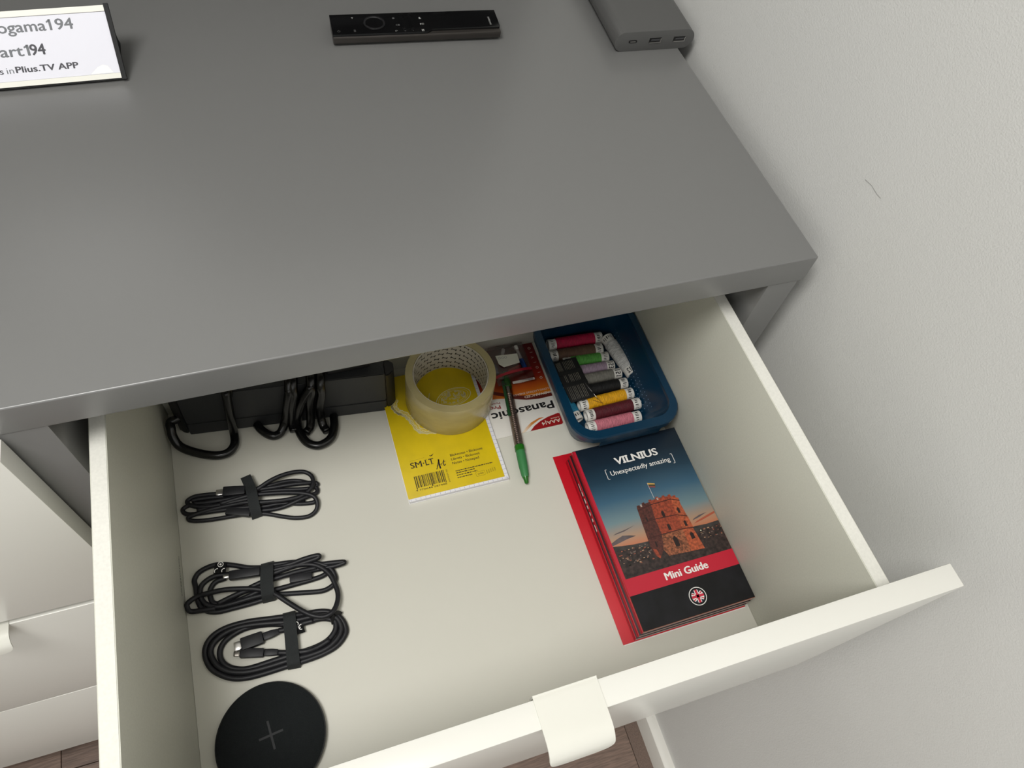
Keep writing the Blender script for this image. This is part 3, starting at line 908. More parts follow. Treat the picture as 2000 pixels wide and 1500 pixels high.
# ------------------------------------------------------------------ wireless charging pad
cp = root('charging_pad', (-0.5032, -0.1890, DF), 'round black wireless charging pad by the drawer front', 'charger')
lathe('base', [(0.0, 0.0405), (0.0008, 0.0430), (0.0050, 0.0441), (0.0064, 0.0438), (0.0068, 0.0428)], mat('pad_base', (18, 19, 20), 0.5), cp, axis='z', seg=72)
lathe('fabric_top', [(0.0066, 0.0431), (0.0071, 0.0427), (0.0073, 0.0415)], mat('charcoal_fabric', (27, 30, 31), 0.95, bump=0.6, scale=1600, vary=0.08, spec=0.2), cp, axis='z', seg=72)
PLM = mat('plus_rubber', (35, 37, 39), 0.7)
rr_ = R(7)
pcs = []
for hx, hy in ((0.0098, 0.0009), (0.0009, 0.0115)):
    pcs.append((PLM, [(x * math.cos(rr_) - y * math.sin(rr_) + 0.0005, x * math.sin(rr_) + y * math.cos(rr_) + 0.002) for x, y in rect(-hx, -hy, hx, hy)], None, len(pcs)))
flat('plus_mark', pcs, cp, 0.00735)

# ------------------------------------------------------------------ yellow notepad
NO = (-0.3465, -0.0138, DF)
npd = root('notepad', NO, 'yellow notepad with barcode lying under the tape roll', 'notepad')
box('pages', 0.0006, 0.1040, -0.0026, 0.1420, 0.0009, 0.0054, mat('page_block', (232, 231, 236), 0.7), npd, 0.0003)
box('back_cover', 0.0, 0.1045, -0.0030, 0.1425, 0.0001, 0.0008, PAPER, npd)
YEL = mat('yellow_cover', (216, 188, 8), 0.42, vary=0.02, scale=60)
cov = box('cover', 0.0, 0.1000, 0.0, 0.1430, 0.0055, 0.0062, YEL, npd, 0.0002)
# squared-paper lines on the page margin that shows past the cover
GL = mat('grid_blue', (176, 176, 200), 0.7)
pcs = []
for i in range(28):
    yy = -0.002 + i * 0.005
    pcs.append((GL, rect(0.1002, yy, 0.1038, yy + 0.0004), None, 0))
for i in range(21):
    xx = 0.002 + i * 0.005
    pcs.append((GL, rect(xx, -0.0025, xx + 0.0004, -0.0003), None, 0))
flat('page_grid', pcs, npd, 0.00545)
INK = mat('brown_black_ink', (42, 33, 24), 0.6)
pcs = []
# serif word mark
pcs.append((INK, *text2d('SM', 0.0103, 0.0318, 0.0115, 0.0062, fat=0.012), 0))
pcs.append((INK, disc(0.0238, 0.0348, 0.0007, 10), None, 0))
pcs.append((INK, *text2d('LT', 0.0258, 0.0318, 0.0085, 0.0062, fat=0.012), 0))
for x, wd in ((0.0148, 0.0022), (0.0200, 0.0024), (0.0256, 0.0030), (0.0310, 0.0028)):
    pcs.append((INK, rect(x, 0.0316, x + wd, 0.0320), None, 1))
for x, wd in ((0.0146, 0.0020), (0.0202, 0.0020), (0.0254, 0.0024), (0.0294, 0.0010), (0.0336, 0.0010)):
    pcs.append((INK, rect(x, 0.0377, x + wd, 0.0381), None, 1))
# script "Art"
sc = lambda pts, wd: pcs.append((INK, *line2d([(p.x, p.y) for p in smooth_path([(x / 1000, y / 1000, 0) for x, y in pts], 6)], wd), 1))
sc([(35.0, 24.8), (36.2, 26.5), (37.8, 30.5), (39.4, 34.6), (39.6, 35.2)], 0.0008)
sc([(39.5, 35.2), (39.0, 31.0), (39.0, 26.0), (39.2, 24.6)], 0.0016)
sc([(36.0, 28.2), (37.8, 29.0), (39.6, 29.2), (41.0, 29.4), (41.2, 27.4)], 0.0005)
sc([(41.0, 29.6), (41.4, 29.4), (42.0, 30.0), (42.6, 30.2)], 0.0006)
sc([(44.6, 33.6), (43.6, 30.0), (43.3, 27.6), (44.2, 27.2), (45.4, 28.4)], 0.0009)
sc([(42.4, 31.0), (44.0, 31.4), (46.0, 31.4)], 0.0005)
sc([(31.5, 41.8), (33.0, 40.8), (34.0, 41.6), (36.0, 42.6)], 0.0005)
sc([(32.2, 41.4), (34.0, 41.0), (35.0, 41.8)], 0.0005)
sc([(10.5, 40.2), (18.0, 40.4), (26.0, 40.8)], 0.00012)
# barcode
random.seed(11)
x = 0.0106
while x < 0.0408:
    wd = random.choice([0.0003, 0.0003, 0.0006, 0.0009])
    tall = 0.0082 if x < 0.0122 or abs(x - 0.0258) < 0.0009 or x > 0.0396 else 0.0096
    pcs.append((INK, rect(x, tall, x + wd, 0.0226), None, 0))
    x += wd + random.choice([0.0003, 0.0003, 0.0005, 0.0008])
pcs.append((INK, *text2d('4 770644 587486', 0.0092, 0.0062, 0.0320, 0.0017, 0.004), 0))
pcs.append((INK, *text2d('EB-6(50)GM', 0.0436, 0.0222, 0.0140, 0.0014, 0.0, rot=R(-90)), 0))
for i, (s, wd) in enumerate((('Bloknotas • Bloknots', 0.0345), ('Libreta • Bloknoot', 0.0302), ('Notes • Notepad', 0.0282))):
    pcs.append((INK, *text2d(s, 0.0522, 0.0352 - i * 0.0046, wd, 0.0027, fat=0.014), 0))
for yy, wd in ((0.0181, 0.0395), (0.0158, 0.0195), (0.0132, 0.0215), (0.0105, 0.0155)):
    xx = 0.053
    while xx < 0.053 + wd:
        l = random.uniform(0.0006, 0.0028)
        pcs.append((INK, rect(xx, yy - 0.0005, min(xx + l, 0.053 + wd), yy + 0.0005), None, 0))
        xx += l + 0.0005
ring = rrect(0.0722, 0.0068, 0.0816, 0.0116, 0.0008)
for p0, p1 in zip(ring, ring[1:] + ring[:1]):
    if p0 != p1:
        pcs.append((INK, *line2d([p0, p1], 0.00018), 0))
for xx in (0.0750, 0.0772, 0.0792):
    pcs.append((INK, *ring2d(xx, 0.0092, 0.0006, 0.0009, 10), 0))
for i in range(5):
    for j in range(3):
        pcs.append((INK, *ring2d(0.0838 + i * 0.0022, 0.0080 + j * 0.0014 + 0.0003 * i, 0.0004, 0.0006, 8), 0))
# white lace drawing
LACE = mat('white_line_art', (228, 220, 175), 0.5)
lace = [(9.3, 116), (6, 106), (10, 97), (16.3, 92), (21.0, 83.1), (26.5, 70), (39.7, 65.3), (54, 64), (68, 68)]
lp = smooth_path([(x / 1000, y / 1000, 0) for x, y in lace], 10)
for off_ in (0.0, 0.0035, 0.0065):
    q = []
    for i, p in enumerate(lp):
        t = (lp[min(i + 1, len(lp) - 1)] - lp[max(i - 1, 0)]).normalized()
        nn = Vector((t.y, -t.x, 0)) * -1
        r_ = off_ + (0.0012 * abs(math.sin(i * 0.55)) if off_ == 0 else 0.0006 * math.sin(i * 1.3))
        q.append((p.x + nn.x * r_, p.y + nn.y * r_))
    pcs.append((LACE, *line2d(q, 0.0006), 0))
for i, p in enumerate(lp):
    t = (lp[min(i + 1, len(lp) - 1)] - lp[max(i - 1, 0)]).normalized()
    nn = Vector((-t.y, t.x, 0))
    pcs.append((LACE, *ring2d(p.x + nn.x * 0.0018, p.y + nn.y * 0.0018, 0.0007, 0.0012, 8), 1))
    pcs.append((LACE, *line2d([(p.x + nn.x * 0.0035, p.y + nn.y * 0.0035), (p.x + nn.x * 0.0066, p.y + nn.y * 0.0066)], 0.0003), 1))
# leaf shaped drawing inside the tape roll
leaf = [(53.0, 96.5), (56, 104), (64, 111), (76, 114), (88, 112.0), (93.5, 106), (90, 99), (80, 94), (68, 93), (53.0, 96.5)]
lf = smooth_path([(x / 1000, y / 1000, 0) for x, y in leaf], 8)
pcs.append((LACE, *line2d([(p.x, p.y) for p in lf], 0.0007), 0))
cxl, cyl = 0.0735, 0.1035
for sc_ in (0.86, 0.7):
    pcs.append((LACE, *line2d([(cxl + (p.x - cxl) * sc_, cyl + (p.y - cyl) * sc_) for p in lf], 0.0003), 0))
random.seed(5)
for i in range(70):
    a_, r_ = random.uniform(0, 6.28), math.sqrt(random.random()) * 0.8
    pcs.append((LACE, *ring2d(cxl + 0.018 * r_ * math.cos(a_), cyl + 0.009 * r_ * math.sin(a_), 0.0006, 0.0010, 8), 1))
pcs.append((LACE, *line2d([(0.0470, 0.0990), (0.0478, 0.1075), (0.0500, 0.1140)], 0.0006), 0))
flat('cover_print', pcs, cov, 0.00625)

# ------------------------------------------------------------------ roll of packing tape
TZ = 0.0063
tr = root('tape_roll', (-0.2772, 0.0905, DF + TZ), 'roll of clear packing tape with patterned core standing on notepad', 'tape')
TAPE = mat('clear_tape', (218, 204, 150), 0.22, trans=0.45, bump=0.06, scale=90, vary=0.04, stretch=(0.4, 0.4, 1))
H = 0.0478
lathe('tape', [(0.0, 0.0391), (0.0, 0.0463), (0.0006, 0.0466), (H - 0.0006, 0.0466), (H, 0.0463), (H, 0.0391), (0.0, 0.0391)], TAPE, tr, axis='z', seg=72)
core = lathe('core', [(0.0002, 0.0379), (0.0002, 0.0389), (H - 0.0012, 0.0389), (H - 0.0012, 0.0379), (0.0002, 0.0379)], mat('cardboard_core', (200, 194, 180), 0.7), tr, axis='z', seg=72)
pcs = []
rc = 0.0379
DARK = mat('core_ink', (48, 45, 44), 0.6)
rows, cols = 6, 26
for j in range(rows):
    for i in range(cols):
        a_ = 2 * math.pi * (i + 0.5 * (j % 2)) / cols
        cz = 0.0040 + j * 0.0080
        s_ = 0.0025
        # bone-shaped mark: bar with a cross stroke at both ends, tilted
        for (u0, v0, u1, v1) in ((-s_, -0.0005, s_, 0.0005), (-s_ - 0.0004, -0.0017, -s_ + 0.0005, 0.0017), (s_ - 0.0005, -0.0017, s_ + 0.0004, 0.0017)):
            v2 = []
            for (u, v) in rect(u0, v0, u1, v1):
                uu = u * math.cos(0.3) - v * math.sin(0.3)
                vv = u * math.sin(0.3) + v * math.cos(0.3)
                v2.append((a_ * rc + uu, min(max(cz + vv, 0.001), H - 0.001)))
            pcs.append((DARK, v2, None, 0))
flat('core_print', pcs, core, 0, place=lambda s, z_, l: ((rc - 0.0002) * math.cos(s / rc), (rc - 0.0002) * math.sin(s / rc), z_))

# ------------------------------------------------------------------ battery card
BC = (-0.2446, 0.0315, DF)
bc = root('battery_card', BC, 'white, red and orange battery card lying upside down under the pen', 'battery pack')
CW, CH = 0.0800, 0.1100
box('card', 0, CW, 0, CH, 0.0002, 0.0012, mat('card_white', (226, 223, 216), 0.4), bc, 0.0003)
RED = mat('card_red', (150, 22, 26), 0.4)
OR = gradient_mat('card_flame', 1, [(0.044, (214, 128, 22)), (0.056, (196, 92, 26)), (0.070, (160, 40, 24)), (0.095, (126, 18, 22)), (0.110, (104, 14, 18))], 0.38, 0.006, 120)
BR = mat('card_brown', (96, 30, 20), 0.4)
FL = gradient_mat('card_glow', 0, [(0.036, (232, 214, 190)), (0.046, (206, 134, 60)), (0.056, (196, 110, 40))], 0.4)
pcs = [(OR, [(0, 0.0480), (0.018, 0.0470), (0.034, 0.0440), (0.050, 0.0420), (0.080, 0.0420), (0.080, 0.110), (0, 0.110)], None, 0),
       (BR, [(0, 0.056), (0.012, 0.0545), (0.025, 0.0490), (0.038, 0.0420), (0.050, 0.0382), (0.064, 0.0362), (0.080, 0.0365), (0.080, 0.0408), (0.062, 0.0415), (0.045, 0.0450), (0.032, 0.0505), (0.016, 0.0575), (0, 0.060)], None, 1),
       (FL, [(0.036, 0.0), (0.046, 0.0068), (0.055, 0.0110), (0.062, 0.0128), (0.056, 0.0132), (0.046, 0.0100), (0.038, 0.0050), (0.032, 0.0)], None, 1),
       (RED, [(0.042, 0.0), (0.048, 0.0050), (0.056, 0.0090), (0.066, 0.0122), (0.0785, 0.0142), (0.0800, 0.0130), (0.0800, 0.0015), (0.0785, 0.0)], None, 2)]
KI = mat('card_black', (24, 24, 26), 0.4)
WI = mat('card_pale_ink', (224, 206, 190), 0.5)


def updown(s, xr, yb, width, cap, bold, m, layer):
    """lettering that reads upside down: right end xr, baseline yb (letters grow downward)"""
    v, f = text2d(s, 0, 0, width, cap, bold)
    return (m, [(xr - x, yb - y) for x, y in v], f, layer)


pcs += [updown('Panasonic', 0.0775, 0.0305, 0.0710, 0.0092, 0.022, KI, 3),
        updown('Pro', 0.0195, 0.0385, 0.0125, 0.0042, 0.02, RED, 3),
        updown('Power', 0.0205, 0.0425, 0.0135, 0.0022, 0.01, RED, 3),
        updown('ADVANCED', 0.0788, 0.0432, 0.0300, 0.0030, 0.016, WI, 3),
        updown('LONG LASTING ENERGY', 0.0788, 0.0478, 0.0420, 0.0022, 0.01, WI, 3),
        updown('AAA|4', 0.0783, 0.0072, 0.0215, 0.0040, 0.012, WI, 3),
        updown('ALKALINE', 0.0783, 0.0098, 0.0100, 0.0014, 0.004, WI, 3)]
v, f = text2d('BEST BEFORE', 0, 0, 0.046, 0.0030, -0.006)
for i, (cx_, cy_, k_) in enumerate(((0.0745, 0.103, 'ring'), (0.0750, 0.097, 'bar'), (0.0742, 0.090, 'v'), (0.0748, 0.083, 'bar'), (0.0752, 0.076, 'ring'), (0.0752, 0.069, 'bar'), (0.0752, 0.062, 'ring'))):
    if k_ == 'ring':
        pcs.append((WI, *ring2d(cx_, cy_, 0.0011, 0.0016, 14), 3))
    elif k_ == 'bar':
        pcs.append((WI, rect(cx_ - 0.0016, cy_ - 0.0002, cx_ + 0.0016, cy_ + 0.0003), None, 3))
    else:
        pcs.append((WI, *line2d([(cx_ - 0.0016, cy_ + 0.001), (cx_ + 0.0016, cy_), (cx_ - 0.0016, cy_ - 0.001)], 0.0005), 3))
flat('card_print', pcs, bc.children[0], 0.00125)

# ------------------------------------------------------------------ green ballpoint pen
ang = math.atan2(0.1072 + 0.0268, -0.2093 + 0.2271)
pen = root('pen', (-0.2271, -0.0276, DF), 'clear ballpoint pen with green grip pointing to drawer front', 'pen')
GRN = mat('green_grip', (58, 128, 74), 0.5, bump=0.05, scale=900)
GR2 = mat('green_clear_plastic', (46, 132, 38), 0.2, trans=0.4)


def pen_lathe(name, prof, m, parent=pen, label=None):
    o = lathe(name, prof, m, parent, axis='x', seg=22, label=label)
    for v in o.data.vertices:
        x, y, z = v.co
        zz = z + 0.0062 + x * 0.004
        v.co = (x * math.cos(ang) - y * math.sin(ang), x * math.sin(ang) + y * math.cos(ang), zz)
    o.data.update()
    return o


pen_lathe('nib_cap', [(0.0, 0.0012), (0.0008, 0.0020), (0.0062, 0.0028), (0.0078, 0.0034)], GR2)
pen_lathe('grip', [(0.0072, 0.0033), (0.0100, 0.0040), (0.0200, 0.0048), (0.0330, 0.0050), (0.0375, 0.0047)], GRN)
pen_lathe('ring', [(0.0370, 0.0046), (0.0375, 0.0054), (0.0430, 0.0054), (0.0438, 0.0048)], GR2)
pen_lathe('barrel', [(0.0430, 0.0044), (0.0440, 0.0049), (0.1150, 0.0048), (0.1160, 0.0040)], clear_mat('clear_barrel', (214, 205, 200), 0.16))
ink = pen_lathe('ink_tube', [(0.0400, 0.0020), (0.1180, 0.0020)], mat('ink_tube', (88, 74, 70), 0.4))
pen_lathe('spring', [(0.046 + i * 0.0011, 0.0027 + 0.0006 * (i % 2)) for i in range(56)], mat('spring_steel', (150, 140, 136), 0.3, metal=0.8))
pen_lathe('end_cap', [(0.1150, 0.0050), (0.1240, 0.0050), (0.1260, 0.0036), (0.1340, 0.0034), (0.1350, 0.0028)], GR2)
clip = box('clip', 0.078, 0.122, 0.0030, 0.0062, 0.0030, 0.0044, mat('dark_green_clip', (24, 70, 34), 0.35), pen, 0.0006)
for v in clip.data.vertices:
    x, y, z = v.co
    v.co = (x * math.cos(ang) - y * math.sin(ang), x * math.sin(ang) + y * math.cos(ang), z + 0.0062 + x * 0.004)

# ------------------------------------------------------------------ little clear bag with coloured sticks
PO = (-0.2010, 0.1120, DF)
po = root('zip_bag', PO, 'small clear zip bag with white price sticker on battery card', 'plastic bag')
zb_ = 0.0115
CLR = clear_mat('clear_film', (226, 222, 224), 0.10)
bm = bmesh.new()
nx, ny = 12, 12
grid = [[], []]
for side_ in (0, 1):
    for j in range(ny + 1):
        for i in range(nx + 1):
            u, v_ = i / nx, j / ny
            bul = (math.sin(math.pi * u) * math.sin(math.pi * v_)) ** 0.5 if 0 < u < 1 and 0 < v_ < 1 else 0
            x = -0.0215 + 0.043 * u
            y = -0.0245 + 0.052 * v_ - 0.0015 * u
            z = zb_ + (0.0042 * bul if side_ else -0.0030 * bul) + 0.0005 * math.sin(9 * u + 5 * v_)
            grid[side_].append(bm.verts.new((x, y, z)))
for side_ in (0, 1):
    for j in range(ny):
        for i in range(nx):
            a0 = j * (nx + 1) + i
            bm.faces.new((grid[side_][a0], grid[side_][a0 + 1], grid[side_][a0 + nx + 2], grid[side_][a0 + nx + 1]))
bmesh.ops.remove_doubles(bm, verts=bm.verts, dist=1e-6)
film = finish(bm, 'film', CLR, po, 60)
ZR = mat('red_zip', (170, 36, 52), 0.3)
ribbon('zip_strip', [(-0.0212, -0.0135, zb_ + 0.0012), (-0.0120, -0.0128, zb_ + 0.0036), (0.0000, -0.0118, zb_ + 0.0042), (0.0120, -0.0110, zb_ + 0.0032), (0.0212, -0.0105, zb_ + 0.0010)], 0.0030, 0.0008, ZR, po, side=(0, 1, 0))
ribbon('bag_hem', [(-0.0050, -0.0240, zb_ + 0.0008), (0.0080, -0.0238, zb_ + 0.0006), (0.0205, -0.0236, zb_ + 0.0004)], 0.0028, 0.0005, mat('bag_hem', (206, 196, 190), 0.4), po, side=(0, 1, 0))
stq = [(-0.0146, 0.0118), (0.0102, 0.0095), (0.0095, -0.0026), (-0.0095, -0.0046), (-0.0140, 0.0005)]
st_ = prism('price_sticker', stq, zb_ + 0.0046, zb_ + 0.0050, mat('sticker_paper', (226, 226, 212), 0.6), po)
SI = mat('sticker_ink', (176, 172, 170), 0.6)
pcs = []
for i, (xa, xb) in enumerate(((-0.0118, -0.0104), (-0.0084, -0.0062), (-0.0044, -0.0034))):
    pcs.append((SI, *ring2d((xa + xb) / 2, 0.0078 - i * 0.0002, 0.0010, 0.0015, 12), 0))
flat('price_print', pcs, st_, zb_ + 0.00505)


def stick(label, a, b, r_, cols, z=0.0115):
    a, b = Vector((a[0], a[1], DF + z)), Vector((b[0], b[1], DF + z))
    t = root('plastic_stick', (a.x, a.y, DF + z - r_), label, 'stick', group='coloured sticks inside the zip bag')
    off_ = (a.x, a.y, DF + z - r_)
    n = len(cols)
    for i, (nm, m, k0, k1, rs) in enumerate(cols):
        v, f = sweep([a.lerp(b, k0), a.lerp(b, k0 + 0.02), a.lerp(b, k1 - 0.02), a.lerp(b, k1)], [r_ * rs * 0.8, r_ * rs, r_ * rs, r_ * rs * 0.8], 14)
        mesh(nm, v, f, m, t, smooth=True, off=off_)
    return t


WS = mat('stick_white', (212, 210, 206), 0.4)
stick('white stick with blue foot in clear bag, right of price sticker', (-0.1880, 0.1345), (-0.1865, 0.1035), 0.0021, [('head', WS, 0, 0.18, 1.15), ('shaft', WS, 0.16, 0.62, 0.95), ('foot', mat('stick_blue', (34, 74, 150), 0.35), 0.6, 1.0, 1.35)])
stick('short white stick in clear bag, left above price sticker', (-0.2025, 0.1335), (-0.2090, 0.1210), 0.0021, [('head', WS, 0, 0.5, 1.0), ('shaft', WS, 0.48, 1.0, 0.9)])
stick('purple grey stick in clear bag, below price sticker corner', (-0.2185, 0.1150), (-0.2190, 0.1035), 0.0021, [('shaft', mat('stick_purple', (96, 88, 112), 0.4), 0, 1, 1)])
stick('dark red stick lying crosswise in clear bag', (-0.2060, 0.1045), (-0.1905, 0.1085), 0.0020, [('shaft', mat('stick_red', (158, 30, 34), 0.3), 0, 1, 1)], 0.0112)

# ------------------------------------------------------------------ blue plastic box
BO = (-0.1165, 0.0650, DF)
bx = root('plastic_box', BO, 'open dark blue plastic box holding thread spools', 'box')
BLU = mat('blue_plastic', (3, 47, 72), 0.30, bump=0.05, scale=300)


def ring3(x0, y0, x1, y1, r, z, n=6):
    return [(x - BO[0], y - BO[1], z) for x, y in rrect(x0, y0, x1, y1, r, n)]


def loft(name, rings, m, parent, cap0=True, cap1=False, sharp=35):
    bm = bmesh.new()
    RR = [[bm.verts.new(p) for p in rg] for rg in rings]
    n = len(RR[0])
    for A, B in zip(RR, RR[1:]):
        for k in range(n):
            bm.faces.new((A[k], A[(k + 1) % n], B[(k + 1) % n], B[k]))
    if cap0:
        bm.faces.new(RR[0])
    if cap1:
        bm.faces.new(RR[-1])
    return finish(bm, name, m, parent, sharp)


# body: outer wall up, over, inner wall down, floor
loft('tub', [ring3(-0.1620, 0.0040, -0.0760, 0.1375, 0.016, 0.0006), ring3(-0.1700, -0.0080, -0.0640, 0.1395, 0.020, 0.0400), ring3(-0.1712, -0.0120, -0.0622, 0.1398, 0.022, 0.0505),
             ring3(-0.1692, -0.0100, -0.0642, 0.1380, 0.020, 0.0508), ring3(-0.1602, 0.0075, -0.0790, 0.1360, 0.016, 0.0044), ring3(-0.1582, 0.0095, -0.0810, 0.1340, 0.014, 0.0032)], BLU, bx, True, True)
loft('rim', [ring3(-0.1722, -0.0126, -0.0612, 0.1402, 0.022, 0.0440), ring3(-0.1768, -0.0186, -0.0566, 0.1412, 0.026, 0.0440), ring3(-0.1772, -0.0190, -0.0562, 0.1414, 0.026, 0.0520), ring3(-0.1760, -0.0178, -0.0574, 0.1410, 0.025, 0.0535),
             ring3(-0.1690, -0.0098, -0.0646, 0.1384, 0.020, 0.0535), ring3(-0.1684, -0.0092, -0.0652, 0.1380, 0.020, 0.0500)], BLU, bx, False, False)
# lip flap below the front rim
prism('front_lip', [(-0.1490, -0.0172), (-0.0800, -0.0172), (-0.0880, -0.0110), (-0.1440, -0.0100)], 0.0300, 0.0441, BLU, bx, 0.0015, off=(BO[0], BO[1], 0))
# raised dots moulded in the floor and right wall
bm = bmesh.new()
for j in range(24):
    for i in range(9):
        y = 0.016 + j * 0.0048
        t = i / 8.0
        if i < 5:
            x, z = -0.0990 + i * 0.0036 + 0.0018 * (j % 2), 0.0033
        else:
            k_ = (i - 4) * 0.0052
            x, z = -0.0790 + k_ * 0.33, 0.0044 + k_ * 1.0
        M = Matrix.Translation((x - BO[0], y - BO[1], z)) @ Matrix.Diagonal((0.0007, 0.0007, 0.0007, 1))
        bmesh.ops.create_icosphere(bm, subdivisions=1, radius=1.0, matrix=M)
dots = finish(bm, 'raised_dots', mat('blue_dots', (92, 118, 146), 0.3), bx, 80)
dots['kind'] = 'stuff'

# ------------------------------------------------------------------ thread spools
SPW = mat('spool_white', (224, 222, 216), 0.45)
SPI = mat('spool_inside', (150, 150, 146), 0.6)


def thread_mat(name, c):
    m = mat(name, c, 0.7, bump=0.9, scale=700, vary=0.10, stretch=(1.5, 0.3, 0.3))
    return m


def wrap(piece, r_, spin):
    """bend flat print round the spool: x along axis, y round it"""
    m, v, f, l = piece
    return m, v, f, l


def spool(kind, label, a, b, c, length=None, rad=0.0074, z=None, tilt=0.0, print_right=None, print_left=None):
    ax, ay = a
    bx_, by_ = b
    th = math.atan2(by_ - ay, bx_ - ax)
    L = length or math.hypot(bx_ - ax, by_ - ay)
    # keep the end b where it is
    cx_, cy_ = bx_ - L / 2 * math.cos(th), by_ - L / 2 * math.sin(th)
    z = (0.0040 + rad) if z is None else z
    o = root('thread_spool', (cx_, cy_, DF + z), label, 'thread spool', rz=th, group='thread spools in the blue box')
    h = L / 2
    e = 0.0095
    lathe('thread', [(-h + e - 0.0005, rad * 0.82), (-h + e, rad * 0.98)] + [(-h + e + (L - 2 * e) * i / 14, rad * (1.0 + 0.012 * math.sin(i * 2.1))) for i in range(1, 14)] + [(h - e, rad * 0.98), (h - e + 0.0005, rad * 0.82)], thread_mat('thread_' + kind, c), o, axis='x', seg=24)
    for s in (-1, 1):
        prof = [(s * (h - e), rad * 0.90), (s * (h - 0.0006), rad * 0.95), (s * h, rad * 0.90), (s * h, rad * 0.68), (s * (h - 0.003), rad * 0.64)]
        end = lathe('spool_end', prof, SPW, o, axis='x', seg=24)
        lathe('end_hole', [(s * (h - 0.0031), rad * 0.66), (s * (h - 0.0029), rad * 0.66)], SPI, end, axis='x', seg=20)
        txt = print_right if s > 0 else print_left
        pcs = []
        rr2 = rad * 0.955
        if txt:
            v, f = text2d(txt, -0.0042, -0.0022, 0.0084, 0.0060, 0.02)
            # letters run round the end, so swap axes
            v = [(s * (h - e / 2) - y + 0.0010, x) for x, y in v]
            pcs.append((PRINT_K, v, f, 0))
        else:
            random.seed(int(abs(cx_ * 1e5)) + (s > 0))
            y0 = -0.0052
            while y0 < 0.0052:
                wd_ = random.uniform(0.0004, 0.0012)
                x0 = s * (h - e / 2) - 0.0020 + random.uniform(-0.0005, 0.0005)
                pcs.append((PRINT_K, rect(x0, y0, x0 + random.choice([0.0030, 0.0036, 0.0042]), y0 + wd_), None, 0))
                y0 += wd_ + random.uniform(0.0006, 0.0018)
        flat('end_print', pcs, end, 0, place=lambda x, y, l: (x, rr2 * math.sin(-y / rr2 - 0.35), rr2 * math.cos(-y / rr2 - 0.35)))
    return o


spool('crimson', 'crimson thread spool at the back of the blue box', (-0.1518, 0.1268), (-0.0866, 0.1235), (176, 10, 62))
spool('brown', 'brown thread spool between the crimson and green spools', (-0.1550, 0.1116), (-0.0920, 0.1082), (98, 72, 56))
spool('green', 'bright green thread spool half under the black needle card', (-0.1267, 0.0998), (-0.0885, 0.0970), (84, 158, 66), length=0.054, rad=0.0064)
spool('lilac', 'pale lilac thread spool below the green spool', (-0.1287, 0.0870), (-0.0862, 0.0848), (158, 138, 156), length=0.054, rad=0.0060, print_right='153')
spool('grey', 'grey thread spool between the lilac and black spools', (-0.1271, 0.0740), (-0.0826, 0.0728), (122, 120, 112), length=0.054, rad=0.0064, print_right='151')
spool('black', 'black thread spool above the yellow spool', (-0.1270, 0.0594), (-0.0810, 0.0588), (7, 7, 8), length=0.054, rad=0.0066)
spool('yellow', 'golden yellow thread spool beside the loose needle', (-0.1440, 0.0432), (-0.0797, 0.0448), (226, 164, 10), rad=0.0068)
spool('maroon', 'dark maroon thread spool between the yellow and pink spools', (-0.1414, 0.0292), (-0.0773, 0.0305), (82, 12, 26), rad=0.0070)
spool('pink', 'dusty pink thread spool nearest the front of the blue box', (-0.1452, 0.0152), (-0.0830, 0.0152), (196, 112, 126), rad=0.0068)
spool('white', 'white thread spool lying crosswise at the right of the others', (-0.0826, 0.1200), (-0.0712, 0.0648), (204, 204, 202), rad=0.0080, z=0.0150, print_right='712')
spool('teal', 'teal blue thread spool standing out below the needle card', (-0.1580, 0.0740), (-0.1508, 0.0262), (28, 122, 158), rad=0.0062, z=0.0112)

# ------------------------------------------------------------------ needle card
nc = root('needle_card', (-0.1425, 0.0712, DF + 0.0212), 'black card of sewing needles lying across the spools', 'needle card', rz=R(3.0))
box('card', -0.0142, 0.0142, -0.0268, 0.0268, 0.0, 0.0007, mat('black_card', (12, 12, 14), 0.6), nc, 0.0002)
for y in (0.0095, -0.0060):
    box('fold_band', -0.0143, 0.0143, y - 0.0022, y + 0.0022, 0.0007, 0.0011, mat('black_band', (16, 17, 19), 0.5), nc, 0.0001)
NDM = mat('needle_steel', (176, 170, 158), 0.35, metal=0.7)
protos = {}
for L_ in (0.0120, 0.0100, 0.0170):
    v, f = sweep([Vector((0, -L_ / 2, 0)), Vector((0, -L_ / 2 + 0.002, 0)), Vector((0, L_ / 2 - 0.001, 0)), Vector((0, L_ / 2, 0))], [0.00008, 0.00026, 0.00028, 0.00016], 6)
    me = bpy.data.meshes.new('needle')
    me.from_pydata([tuple(q) for q in v], [], f)
    me.materials.append(NDM)
    protos[L_] = me
for L_, y, xs in ((0.0120, 0.0185, [-0.0115, -0.0103, -0.0091, -0.0079, -0.0067, -0.0032, -0.0014, 0.0004, 0.0022, 0.0040, 0.0058, 0.0076]),
                  (0.0100, 0.0022, [-0.0085, -0.0068, -0.0030, -0.0014, 0.0002, 0.0026, 0.0044, 0.0062, 0.0080]),
                  (0.0170, -0.0165, [-0.0110, -0.0092, -0.0074, -0.0050, -0.0034, -0.0018, 0.0006, 0.0022, 0.0046, 0.0062, 0.0080])):
    for x in xs:
        n_ = link('needle', protos[L_], nc)
        n_.location = (x, y, 0.0010)
